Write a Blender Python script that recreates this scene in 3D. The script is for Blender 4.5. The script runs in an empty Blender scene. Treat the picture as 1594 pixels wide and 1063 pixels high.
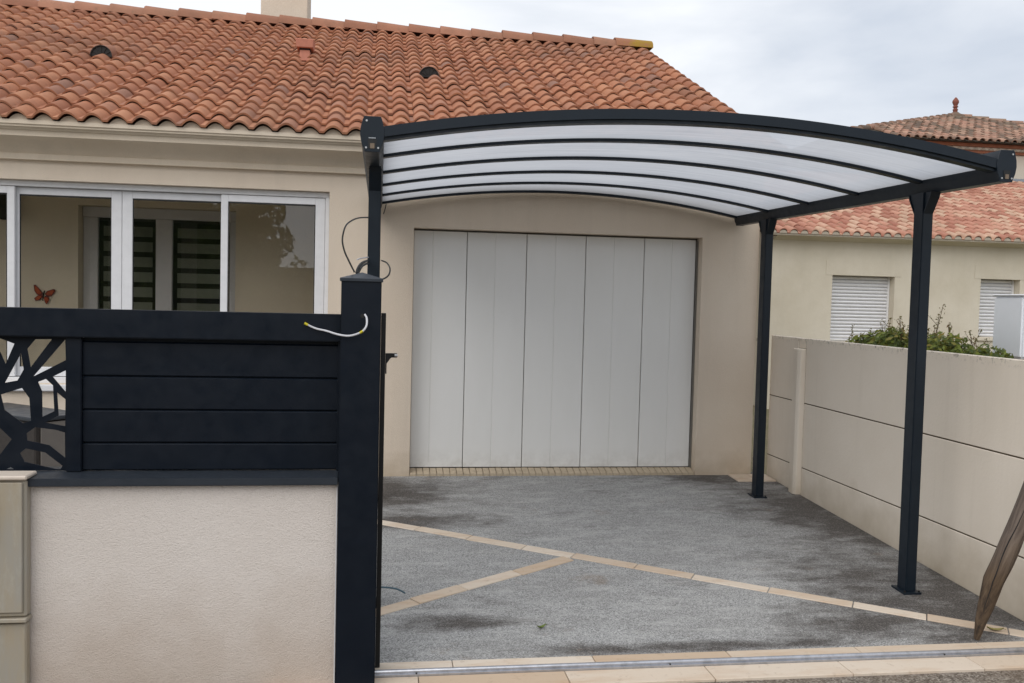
import bpy, bmesh, math, random
from mathutils import Vector, Matrix, noise as mnoise
random.seed(7)
R = math.radians
scene = bpy.context.scene
col = scene.collection

# ------------------------------------------------------------------ camera
F_PX, YAW, PIT, ROL = 1407.683, 0.1464, -0.0469, 0.0247
CAM = Vector((0.0, -7.6015, 1.5026))
W_, H_ = 1594.0, 1063.0
fwd = Vector((math.sin(YAW)*math.cos(PIT), math.cos(YAW)*math.cos(PIT), math.sin(PIT)))
rgt0 = Vector((math.cos(YAW), -math.sin(YAW), 0))
up0 = rgt0.cross(fwd)
rgt = math.cos(ROL)*rgt0 + math.sin(ROL)*up0
upv = -math.sin(ROL)*rgt0 + math.cos(ROL)*up0
cd = bpy.data.cameras.new('camera'); cam = bpy.data.objects.new('camera', cd); col.objects.link(cam)
cd.sensor_width = 36.0; cd.lens = F_PX/W_*36.0; cd.clip_end = 3000; cd.clip_start = 0.05
cam.matrix_world = Matrix(((rgt.x, upv.x, -fwd.x, CAM.x), (rgt.y, upv.y, -fwd.y, CAM.y), (rgt.z, upv.z, -fwd.z, CAM.z), (0, 0, 0, 1)))
scene.camera = cam

# ------------------------------------------------------------------ sky, sun, exposure
SUN_EL, SUN_AZ = 46.0, 214.0          # soft overcast sun, high and behind the camera's left shoulder
world = bpy.data.worlds.new('World'); scene.world = world; world.use_nodes = True
wn = world.node_tree.nodes; wl = world.node_tree.links; wn.clear()
wo = wn.new('ShaderNodeOutputWorld'); bg = wn.new('ShaderNodeBackground'); bg2 = wn.new('ShaderNodeBackground'); mixs = wn.new('ShaderNodeMixShader')
sky = wn.new('ShaderNodeTexSky'); sky.sky_type = 'NISHITA'; sky.sun_disc = False
sky.sun_elevation = R(SUN_EL); sky.sun_rotation = R(SUN_AZ); sky.dust_density = 3.0
wl.new(sky.outputs[0], bg.inputs[0]); bg.inputs[1].default_value = 0.10
tc = wn.new('ShaderNodeTexCoord'); mp = wn.new('ShaderNodeMapping'); mp.inputs['Scale'].default_value = (1.0, 1.0, 2.6)
n1 = wn.new('ShaderNodeTexNoise'); n1.inputs['Scale'].default_value = 2.1; n1.inputs['Detail'].default_value = 6.0; n1.inputs['Roughness'].default_value = 0.5
n1.inputs['Distortion'].default_value = 0.4
wl.new(tc.outputs['Generated'], mp.inputs[0]); wl.new(mp.outputs[0], n1.inputs['Vector'])
cr = wn.new('ShaderNodeValToRGB'); cr.color_ramp.elements[0].position = 0.36; cr.color_ramp.elements[0].color = (0.57, 0.62, 0.70, 1)
cr.color_ramp.elements[1].position = 0.60; cr.color_ramp.elements[1].color = (0.88, 0.90, 0.93, 1)
wl.new(n1.outputs[0], cr.inputs[0]); wl.new(cr.outputs[0], bg2.inputs[0]); bg2.inputs[1].default_value = 1.0
mixs.inputs[0].default_value = 0.93       # a nearly closed cloud cover over the clear sky
wl.new(bg.outputs[0], mixs.inputs[1]); wl.new(bg2.outputs[0], mixs.inputs[2]); wl.new(mixs.outputs[0], wo.inputs[0])
sd = bpy.data.lights.new('sun', 'SUN'); sd.energy = 1.5; sd.angle = R(60); sd.color = (1.0, 0.965, 0.92)
sun = bpy.data.objects.new('sun', sd); col.objects.link(sun)
az = R(SUN_AZ); el = R(SUN_EL)
sdir = Vector((math.sin(az)*math.cos(el), math.cos(az)*math.cos(el), math.sin(el)))
sun.rotation_euler = (-sdir).to_track_quat('-Z', 'Y').to_euler()
sun.location = (-4, -14, 14)
vs = scene.view_settings; vs.view_transform = 'Standard'; vs.look = 'None'; vs.gamma = 1.0; vs.exposure = 0.25; vs.use_curve_mapping = False
scene.render.engine = 'CYCLES'
scene.cycles.max_bounces = 10; scene.cycles.transparent_max_bounces = 16
scene.cycles.diffuse_bounces = 5

# ------------------------------------------------------------------ pixel -> place
def ray(x, y): return fwd + rgt*((x-W_/2)/F_PX) + upv*((H_/2-y)/F_PX)
def pix(x, y, ax, val):
    d = ray(x, y); t = (val-CAM[ax])/d[ax]; return CAM + d*t
def pix_slope(x, y, z0, s):            # plane z = z0 + s*y
    d = ray(x, y); t = (z0+s*CAM.y-CAM.z)/(d.z-s*d.y); return CAM + d*t
GZ0, GS = -0.011, 0.0423               # the driveway rises gently to the garage
def gz(y): return GZ0 + GS*y

# ------------------------------------------------------------------ materials
def lin(r, g, b):
    f = lambda c: (c/255/12.92) if c/255 <= 0.04045 else ((c/255+0.055)/1.055)**2.4
    return (f(r), f(g), f(b), 1)
class NT:
    def __init__(s, name):
        s.m = bpy.data.materials.new(name); s.m.use_nodes = True
        s.t = s.m.node_tree; s.n = s.t.nodes; s.l = s.t.links
        s.b = s.n['Principled BSDF']; s.out = s.n['Material Output']
        s.geo = s.n.new('ShaderNodeNewGeometry'); s.pos = s.geo.outputs['Position']
    def mapping(s, scale=(1, 1, 1), rot=(0, 0, 0), loc=(0, 0, 0)):
        m = s.n.new('ShaderNodeMapping'); m.inputs['Scale'].default_value = scale; m.inputs['Rotation'].default_value = rot; m.inputs['Location'].default_value = loc
        s.l.new(s.pos, m.inputs[0]); return m.outputs[0]
    def noise(s, scale, detail=4, rough=0.55, vec=None, dist=0):
        n = s.n.new('ShaderNodeTexNoise'); n.inputs['Scale'].default_value = scale; n.inputs['Detail'].default_value = detail
        n.inputs['Roughness'].default_value = rough; n.inputs['Distortion'].default_value = dist
        s.l.new(vec or s.pos, n.inputs['Vector']); return n.outputs[0]
    def vor(s, scale, feature='F1', out='Distance', vec=None):
        n = s.n.new('ShaderNodeTexVoronoi'); n.feature = feature; n.inputs['Scale'].default_value = scale
        s.l.new(vec or s.pos, n.inputs['Vector']); return n.outputs[out]
    def ramp(s, fac, stops):
        r = s.n.new('ShaderNodeValToRGB'); e = r.color_ramp.elements
        while len(e) < len(stops): e.new(0.5)
        for i, (p, c) in enumerate(stops):
            e[i].position = p; e[i].color = c if len(c) == 4 else (*c, 1)
        s.l.new(fac, r.inputs[0]); return r.outputs[0]
    def mr(s, fac, a, b, c=0.0, d=1.0):
        r = s.n.new('ShaderNodeMapRange'); r.inputs[1].default_value = a; r.inputs[2].default_value = b; r.inputs[3].default_value = c; r.inputs[4].default_value = d
        s.l.new(fac, r.inputs[0]); return r.outputs[0]
    def math(s, op, a, b=None):
        m = s.n.new('ShaderNodeMath'); m.operation = op
        for i, v in enumerate((a, b)):
            if v is None: continue
            if isinstance(v, (int, float)): m.inputs[i].default_value = v
            else: s.l.new(v, m.inputs[i])
        return m.outputs[0]
    def mix(s, fac, a, b, mode='MIX'):
        m = s.n.new('ShaderNodeMix'); m.data_type = 'RGBA'; m.blend_type = mode
        for idx, v in ((0, fac), (6, a), (7, b)):
            if isinstance(v, (int, float)): m.inputs[idx].default_value = v
            elif isinstance(v, tuple): m.inputs[idx].default_value = v if len(v) == 4 else (*v, 1)
            else: s.l.new(v, m.inputs[idx])
        return m.outputs[2]
    def xyz(s):
        n = s.n.new('ShaderNodeSeparateXYZ'); s.l.new(s.pos, n.inputs[0]); return n.outputs
    def color(s, v):
        if isinstance(v, tuple): s.b.inputs['Base Color'].default_value = v if len(v) == 4 else (*v, 1)
        else: s.l.new(v, s.b.inputs['Base Color'])
    def rough(s, v):
        if isinstance(v, (int, float)): s.b.inputs['Roughness'].default_value = v
        else: s.l.new(v, s.b.inputs['Roughness'])
    def bump(s, h, strength=0.3, dist=0.01, prev=None):
        b = s.n.new('ShaderNodeBump'); b.inputs['Strength'].default_value = strength; b.inputs['Distance'].default_value = dist
        s.l.new(h, b.inputs['Height'])
        if prev is not None: s.l.new(prev, b.inputs['Normal'])
        s.l.new(b.outputs[0], s.b.inputs['Normal']); return b.outputs[0]
    def hash(s):                        # one random number for each object and each loose piece
        oi = s.n.new('ShaderNodeObjectInfo'); a = s.math('MULTIPLY', oi.outputs['Random'], 91.7)
        b = s.math('MULTIPLY', s.geo.outputs['Random Per Island'], 57.3)
        w = s.n.new('ShaderNodeTexWhiteNoise'); w.noise_dimensions = '1D'; s.l.new(s.math('ADD', a, b), w.inputs['W']); return w.outputs[0]
M = {}
def stucco(name, c, c2, scale=170, bump=0.55, dirt=None, var=0.5, streak=0.25, rough=0.92):
    t = NT(name)
    k = t.ramp(t.noise(1.1, 5, 0.6), [(0.32, c2), (0.68, c)])
    st = t.noise(3.0, 4, 0.6, t.mapping((2.2, 2.2, 0.16)))
    k = t.mix(t.mr(st, 0.5, 0.8, 0, streak), k, tuple(x*0.72 for x in c[:3]))
    fine = t.noise(scale, 3, 0.6)
    k = t.mix(t.mr(fine, 0.36, 0.5, 0.22, 0), k, tuple(x*0.6 for x in c[:3]))
    if dirt: k = dirt(t, k)
    t.color(k); t.rough(rough)
    n = t.bump(fine, bump, 0.006); t.bump(t.noise(14, 3), 0.12, 0.02, n)
    M[name] = t.m
def low_dirt(z0, z1, colr, amt=0.6):
    def f(t, k):
        z = t.xyz()[2]; nz = t.math('ADD', z, t.mr(t.noise(4.5, 5, 0.6), 0, 1, -0.22, 0.22))
        return t.mix(t.mr(nz, z0, z1, amt, 0.0), k, colr)
    return f
stucco('house_render', lin(221, 207, 189), lin(215, 199, 180), dirt=low_dirt(-0.05, 0.22, lin(150, 128, 92), 0.45))
stucco('cornice_render', lin(220, 206, 187), lin(210, 195, 174), bump=0.25, streak=0.35)
stucco('low_wall_render', lin(218, 210, 203), lin(212, 203, 195), scale=210, bump=0.8, dirt=low_dirt(-0.22, 0.34, lin(160, 138, 116), 0.62), streak=0.08)
stucco('neighbour_render', lin(212, 204, 188), lin(196, 187, 168), scale=120, bump=0.4, streak=0.22)
stucco('tower_render', lin(216, 207, 192), lin(208, 198, 182), scale=120, bump=0.3)
stucco('inner_render', lin(240, 229, 208), lin(236, 225, 203), bump=0.4)
# precast concrete panels
t = NT('precast_concrete')
k = t.ramp(t.noise(0.9, 5, 0.62), [(0.3, lin(220, 209, 193)), (0.7, lin(229, 219, 205))])
st = t.noise(5.0, 5, 0.65, t.mapping((1, 1.6, 0.10)))
k = t.mix(t.mr(st, 0.56, 0.82, 0, 0.14), k, lin(160, 146, 128))
zz = t.xyz()[2]
topd = t.math('MULTIPLY', t.mr(zz, 1.19, 1.245), t.mr(t.noise(34, 5, 0.7, t.mapping((1, 1, 0.8))), 0.52, 0.66))
k = t.mix(t.math('MULTIPLY', topd, 0.85), k, lin(62, 54, 40))
ld = t.math('MULTIPLY', t.mr(t.math('ADD', zz, t.mr(t.noise(5, 4), 0, 1, -0.2, 0.2)), -0.16, 0.2, 0.55, 0), 1.0)
k = t.mix(ld, k, lin(150, 132, 100))
t.color(k); t.rough(0.88); t.bump(t.noise(60, 4), 0.2, 0.006); M['precast'] = t.m
# dark powder coat
def coat(name, c, rough=0.42, spec=0.5):
    t = NT(name); t.color(t.mix(t.mr(t.noise(9, 5, 0.7), 0.45, 0.8, 0, 0.35), c, tuple(min(1, x*1.5+0.002) for x in c[:3])))
    t.rough(t.mr(t.noise(16, 4), 0.3, 0.7, rough-0.06, rough+0.1)); t.b.inputs['Specular IOR Level'].default_value = spec
    t.bump(t.noise(420, 2), 0.06, 0.002); M[name] = t.m
coat('anthracite', lin(16, 27, 37), 0.40, 0.33)
coat('anthracite_fence', lin(8, 17, 28), 0.40, 0.26)
coat('cap_grey', lin(40, 46, 54), 0.34)
coat('black_part', lin(14, 14, 15), 0.5)
def plain(name, c, rough=0.5, metal=0.0, var=0.15, scale=12, bump=0.0):
    t = NT(name); t.color(t.mix(t.mr(t.noise(scale, 5, 0.65), 0.4, 0.75, 0, 1), c, tuple(x*(1-var) for x in c[:3])))
    t.rough(rough); t.b.inputs['Metallic'].default_value = metal
    if bump: t.bump(t.noise(scale*12, 3), bump, 0.003)
    M[name] = t.m
plain('white_frame', lin(222, 222, 224), 0.35, var=0.08)
plain('pvc_pipe', lin(205, 192, 178), 0.5, var=0.12)
plain('alu', lin(190, 192, 198), 0.34, 0.85, var=0.3, scale=30)
plain('screw_metal', lin(190, 190, 190), 0.35, 0.8)
plain('white_box', lin(236, 239, 244), 0.45, var=0.1, scale=2)
plain('brown_wood', lin(128, 112, 96), 0.8, var=0.4)
plain('cable_black', lin(18, 18, 18), 0.5)
plain('cable_white', lin(205, 205, 210), 0.45)
plain('cable_blue', lin(70, 98, 112), 0.5)
plain('yellow_tip', lin(205, 190, 30), 0.5)
plain('rattan', lin(46, 40, 36), 0.7, var=0.4, scale=40, bump=0.4)
plain('box_side', lin(112, 106, 100), 0.6)
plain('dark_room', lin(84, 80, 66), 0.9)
plain('blind_fabric', lin(206, 202, 186), 0.9, var=0.12)
plain('vent_black', lin(24, 20, 18), 0.7)
plain('vent_pink', lin(186, 122, 100), 0.75, var=0.2, scale=20)
plain('brick_band', lin(158, 102, 76), 0.85, var=0.3, scale=9)
plain('flashing', lin(120, 128, 138), 0.5, var=0.3)
plain('meter_beige', lin(178, 166, 140), 0.5, var=0.0)
plain('door_gap', lin(120, 117, 110), 0.7)
plain('conifer_core', lin(38, 48, 26), 0.95)
plain('old_gap', lin(62, 54, 42), 0.95)
plain('finial_clay', lin(132, 78, 64), 0.85, var=0.3)
plain('joint_dark', lin(74, 62, 46), 0.95)
plain('mortar', lin(176, 166, 150), 0.95, var=0.25, scale=30)
plain('sill_tile', lin(186, 170, 146), 0.8, var=0.25, scale=25)
plain('butterfly_orange', lin(190, 78, 28), 0.45, var=0.5, scale=40)
plain('butterfly_red', lin(120, 26, 20), 0.45, var=0.4, scale=60)
plain('green_leaf', lin(96, 112, 42), 0.5, var=0.3, scale=40)
plain('dry_leaf', lin(150, 140, 84), 0.6, var=0.3, scale=40)
t = NT('print_mark'); t.color(lin(190, 195, 200)); t.rough(0.5); M['print_mark'] = t.m
t = NT('meter_plastic')
k = t.ramp(t.noise(7, 5, 0.65, t.mapping((1, 1, 0.22))), [(0.3, lin(124, 112, 94)), (0.5, lin(158, 147, 128)), (0.7, lin(152, 148, 139))])
k = t.mix(t.mr(t.noise(16, 6, 0.75, t.mapping((1, 1, 0.3))), 0.52, 0.7, 0, 0.45), k, lin(176, 172, 160)); t.color(k); t.rough(0.55); M['meter'] = t.m
# garage door: off-white coated panels, fine grain
t = NT('door_panel')
k = t.ramp(t.noise(2.0, 5, 0.6, t.mapping((1.6, 1, 0.35))), [(0.3, lin(224, 223, 219)), (0.7, lin(229, 228, 225))])
z = t.xyz()[2]
k = t.mix(t.math('MULTIPLY', t.mr(z, 0.06, 0.22, 0.3, 0), t.mr(t.noise(9, 5, 0.7), 0.4, 0.7)), k, lin(150, 142, 128))
t.color(k); t.rough(0.5); t.bump(t.noise(90, 3, 0.6, t.mapping((6, 1, 0.3))), 0.08, 0.002); M['door'] = t.m
# clay tiles
def clay(name, stops, lichen, lcol, rough=0.85):
    t = NT(name); k = t.ramp(t.hash(), stops)
    k = t.mix(t.mr(t.noise(7, 5, 0.65), 0.4, 0.75, 0, 0.45), k, tuple(x*0.6 for x in stops[1][1][:3]))
    k = t.mix(t.math('MULTIPLY', t.mr(t.noise(18, 5, 0.7), 0.56, 0.74), lichen), k, lcol)
    k = t.mix(t.math('MULTIPLY', t.mr(t.noise(0.7, 3, 0.6), 0.5, 0.75), lichen*0.8), k, tuple(x*0.8 for x in lcol[:3]))
    t.color(k); t.rough(rough); t.bump(t.noise(130, 3), 0.25, 0.004); M[name] = t.m
clay('clay_tile', [(0.0, lin(146, 94, 68)), (0.3, lin(164, 107, 78)), (0.55, lin(170, 114, 83)), (0.8, lin(178, 124, 92)), (0.95, lin(156, 108, 86)), (1.0, lin(136, 100, 84))], 0.5, lin(112, 88, 72))
clay('clay_ridge', [(0.0, lin(144, 96, 74)), (0.5, lin(156, 106, 82)), (1.0, lin(166, 118, 94))], 0.5, lin(112, 96, 76))
clay('clay_pink', [(0.0, lin(152, 98, 80)), (0.3, lin(176, 122, 102)), (0.6, lin(188, 140, 118)), (0.85, lin(198, 164, 140)), (1.0, lin(188, 158, 134))], 0.35, lin(140, 104, 82))
clay('clay_old', [(0.0, lin(92, 76, 64)), (0.35, lin(126, 102, 86)), (0.6, lin(166, 124, 104)), (0.85, lin(180, 144, 122)), (1.0, lin(118, 104, 88))], 0.95, lin(84, 78, 60))
t = NT('clay_lichen'); t.color(t.mix(t.mr(t.math('ADD', t.noise(9, 5, 0.7), t.mr(t.xyz()[0], 3.05, 3.35, -0.15, 0.1)), 0.42, 0.56), lin(150, 102, 76), lin(150, 118, 44))); t.rough(0.9); M['clay_lichen'] = t.m
plain('under_tile', lin(96, 70, 54), 0.95)
# gravel-resin driveway with damp patches
t = NT('driveway_gravel')
X, Y, Z = t.xyz()
sp = t.vor(210, out='Color'); spv = t.n.new('ShaderNodeSeparateColor'); t.l.new(sp, spv.inputs[0])
spk = spv.outputs[0]
big = t.noise(1.5, 6, 0.62, dist=0.3); mid = t.noise(4.5, 8, 0.75, t.mapping((0.7, 1.6, 1)), 0.3)
def blob(cx, cy, rx, ry):
    dx = t.math('DIVIDE', t.math('SUBTRACT', X, cx), rx); dy = t.math('DIVIDE', t.math('SUBTRACT', Y, cy), ry)
    d = t.math('SQRT', t.math('ADD', t.math('MULTIPLY', dx, dx), t.math('MULTIPLY', dy, dy)))
    return t.mr(d, 0.25, 1.15, 1.0, 0.0)
damp = None
for b_ in ((0.0, -0.6, 0.9, 0.75), (0.2, -1.3, 0.8, 0.25), (3.1, -0.05, 0.9, 0.5), (3.4, -1.3, 0.9, 1.4), (3.2, -2.9, 1.1, 0.9), (0.4, -3.12, 0.36, 0.12), (1.6, -3.48, 1.2, 0.1), (2.5, -3.25, 0.6, 0.28)):
    v = blob(*b_); damp = v if damp is None else t.math('MAXIMUM', damp, v)
dm = t.math('ADD', t.math('MULTIPLY', damp, 0.80), t.math('ADD', t.math('MULTIPLY', t.math('SUBTRACT', big, 0.5), 1.1), t.math('MULTIPLY', t.math('SUBTRACT', mid, 0.5), 2.0)))
dm = t.mr(dm, 0.14, 0.76)
dry = t.ramp(spk, [(0.0, lin(106, 106, 105)), (0.35, lin(149, 149, 148)), (0.75, lin(169, 169, 168)), (1.0, lin(198, 198, 196))])
dry = t.mix(t.mr(t.noise(2.6, 7, 0.72, t.mapping((0.8, 1.4, 1), loc=(3, 7, 0))), 0.42, 0.68, 0, 0.26), dry, lin(116, 113, 109))
dry = t.mix(t.mr(t.noise(6.5, 7, 0.75, t.mapping((0.6, 1.8, 1), loc=(1, 2, 0))), 0.50, 0.70, 0, 0.6), dry, lin(192, 191, 188))
wet = t.ramp(spk, [(0.0, lin(52, 49, 47)), (0.4, lin(80, 76, 73)), (0.8, lin(94, 90, 87)), (1.0, lin(126, 122, 118))])
k = t.mix(dm, dry, wet)
rust = t.math('MULTIPLY', t.mr(t.noise(3.3, 5, 0.7), 0.62, 0.74), 0.35)
k = t.mix(rust, k, lin(128, 104, 78))
t.color(k); t.rough(t.mr(dm, 0, 1, 0.9, 0.72)); t.bump(t.math('ADD', spk, t.noise(240, 2)), 0.7, 0.004); M['driveway'] = t.m
# street asphalt
t = NT('asphalt')
v = t.n.new('ShaderNodeSeparateColor'); t.l.new(t.vor(120, out='Color'), v.inputs[0])
k = t.ramp(v.outputs[0], [(0.0, lin(74, 66, 58)), (0.5, lin(116, 106, 96)), (1.0, lin(158, 150, 140))])
k = t.mix(t.mr(t.noise(2.4, 6, 0.65), 0.4, 0.7, 0, 0.6), k, lin(104, 88, 72)); t.color(k); t.rough(0.92); t.bump(v.outputs[0], 0.6, 0.004); M['asphalt'] = t.m
t = NT('ground_soil')
k = t.ramp(t.noise(0.8, 6, 0.7), [(0.35, lin(92, 92, 60)), (0.65, lin(128, 116, 92))]); t.color(k); t.rough(0.95); t.bump(t.noise(20, 5), 0.6, 0.03); M['ground'] = t.m
# travertine
t = NT('travertine')
hs = t.hash()
k = t.ramp(hs, [(0.0, lin(192, 170, 146)), (0.15, lin(198, 180, 160)), (0.5, lin(206, 190, 171)), (1.0, lin(212, 199, 183))])
k = t.mix(t.mr(t.noise(4.5, 6, 0.65, t.mapping((0.8, 3, 1))), 0.48, 0.76, 0, 0.6), k, lin(186, 154, 122))
k = t.mix(t.mr(t.vor(34), 0.03, 0.09, 0.45, 0), k, lin(130, 98, 70))
k = t.mix(t.mr(t.noise(22, 5, 0.7), 0.58, 0.75, 0, 0.45), k, lin(140, 118, 96))
t.color(k); t.rough(0.7); t.bump(t.noise(70, 4), 0.15, 0.003); M['travertine'] = t.m
# weathered wood stake
t = NT('old_wood')
tco = t.n.new('ShaderNodeTexCoord'); mp0 = t.n.new('ShaderNodeMapping'); mp0.inputs['Rotation'].default_value = (0, -0.38, 0); t.l.new(tco.outputs['Object'], mp0.inputs[0])
mpn = t.n.new('ShaderNodeMapping'); mpn.inputs['Scale'].default_value = (16, 16, 0.9); t.l.new(mp0.outputs[0], mpn.inputs[0])
gr = t.noise(3.2, 6, 0.7, mpn.outputs[0], 0.4)
sp_ = t.n.new('ShaderNodeSeparateXYZ'); t.l.new(tco.outputs['Object'], sp_.inputs[0])
lo = t.mr(t.math('ADD', sp_.outputs[2], t.mr(t.noise(9, 4), 0, 1, -0.12, 0.12)), 0.30, 0.55)
c1 = t.ramp(gr, [(0.3, lin(30, 24, 19)), (0.5, lin(82, 66, 50)), (0.75, lin(112, 94, 74))])
c2 = t.ramp(gr, [(0.3, lin(54, 47, 42)), (0.5, lin(98, 86, 77)), (0.75, lin(126, 114, 104))])
t.color(t.mix(lo, c1, c2)); t.rough(0.9); t.bump(gr, 0.7, 0.012); M['old_wood'] = t.m
# leaves
def leafmat(name, stops):
    t = NT(name); t.color(t.ramp(t.hash(), stops)); t.rough(0.55)
    tr = t.n.new('ShaderNodeBsdfTranslucent'); mx = t.n.new('ShaderNodeMixShader'); mx.inputs[0].default_value = 0.3
    tr.inputs[0].default_value = stops[-1][1]; t.l.new(t.b.outputs[0], mx.inputs[1]); t.l.new(tr.outputs[0], mx.inputs[2]); t.l.new(mx.outputs[0], t.out.inputs[0]); M[name] = t.m
leafmat('shrub_leaf', [(0.0, lin(46, 62, 22)), (0.45, lin(86, 104, 36)), (0.8, lin(122, 134, 48)), (0.93, lin(142, 120, 52)), (1.0, lin(150, 150, 80))])
leafmat('sprig_leaf', [(0.0, lin(92, 78, 44)), (0.5, lin(116, 108, 58)), (0.85, lin(128, 84, 62)), (1.0, lin(130, 130, 80))])
leafmat('tree_leaf', [(0.0, lin(40, 54, 22)), (0.5, lin(66, 84, 34)), (1.0, lin(92, 108, 48))])
plain('bark', lin(92, 74, 58), 0.9, var=0.4, scale=20, bump=0.5)
# glass: a clear pane that mirrors by Fresnel
def glassmat(name, ior, tint, rough=0.004):
    t = NT(name); fr = t.n.new('ShaderNodeFresnel'); fr.inputs[0].default_value = ior
    tp = t.n.new('ShaderNodeBsdfTransparent'); tp.inputs[0].default_value = tint
    gl = t.n.new('ShaderNodeBsdfGlossy'); gl.inputs['Roughness'].default_value = rough; gl.inputs[0].default_value = (0.95, 0.97, 1, 1)
    mx = t.n.new('ShaderNodeMixShader'); t.l.new(fr.outputs[0], mx.inputs[0]); t.l.new(tp.outputs[0], mx.inputs[1]); t.l.new(gl.outputs[0], mx.inputs[2]); t.l.new(mx.outputs[0], t.out.inputs[0])
    M[name] = t.m
glassmat('window_glass', 1.58, (0.97, 0.96, 0.94, 1))
glassmat('door_glass', 1.6, (0.8, 0.82, 0.8, 1))
# multiwall polycarbonate: milky, streaked along the sheet
t = NT('polycarbonate')
st = t.noise(6.0, 6, 0.75, t.mapping((0.25, 6.0, 0.25)))
cl = t.ramp(st, [(0.34, (0.41, 0.425, 0.455, 1)), (0.66, (0.51, 0.525, 0.555, 1))])
broad = t.noise(1.2, 3, 0.5)
cl = t.mix(t.mr(broad, 0.45, 0.75, 0, 0.35), cl, (0.60, 0.61, 0.63, 1))
pf = t.math('FRACT', t.math('DIVIDE', t.math('ADD', t.xyz()[1], 3.46), 0.6835))   # grime gathers along the bars
edge = t.math('ABSOLUTE', t.math('SUBTRACT', pf, 0.5))
grime = t.math('MULTIPLY', t.mr(edge, 0.30, 0.5), t.mr(t.noise(3.5, 5, 0.7), 0.35, 0.65, 0.1, 0.55))
cl = t.mix(grime, cl, (0.26, 0.27, 0.29, 1))
trn = t.n.new('ShaderNodeBsdfTranslucent'); t.l.new(cl, trn.inputs[0])
tpp = t.n.new('ShaderNodeBsdfTransparent'); tpp.inputs[0].default_value = (0.85, 0.87, 0.92, 1)
m1 = t.n.new('ShaderNodeMixShader'); m1.inputs[0].default_value = 0.08; t.l.new(trn.outputs[0], m1.inputs[1]); t.l.new(tpp.outputs[0], m1.inputs[2])
m2 = t.n.new('ShaderNodeMixShader'); m2.inputs[0].default_value = 0.14; t.color(cl); t.rough(0.25)
t.l.new(m1.outputs[0], m2.inputs[1]); t.l.new(t.b.outputs[0], m2.inputs[2]); t.l.new(m2.outputs[0], t.out.inputs[0]); M['poly'] = t.m

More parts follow.
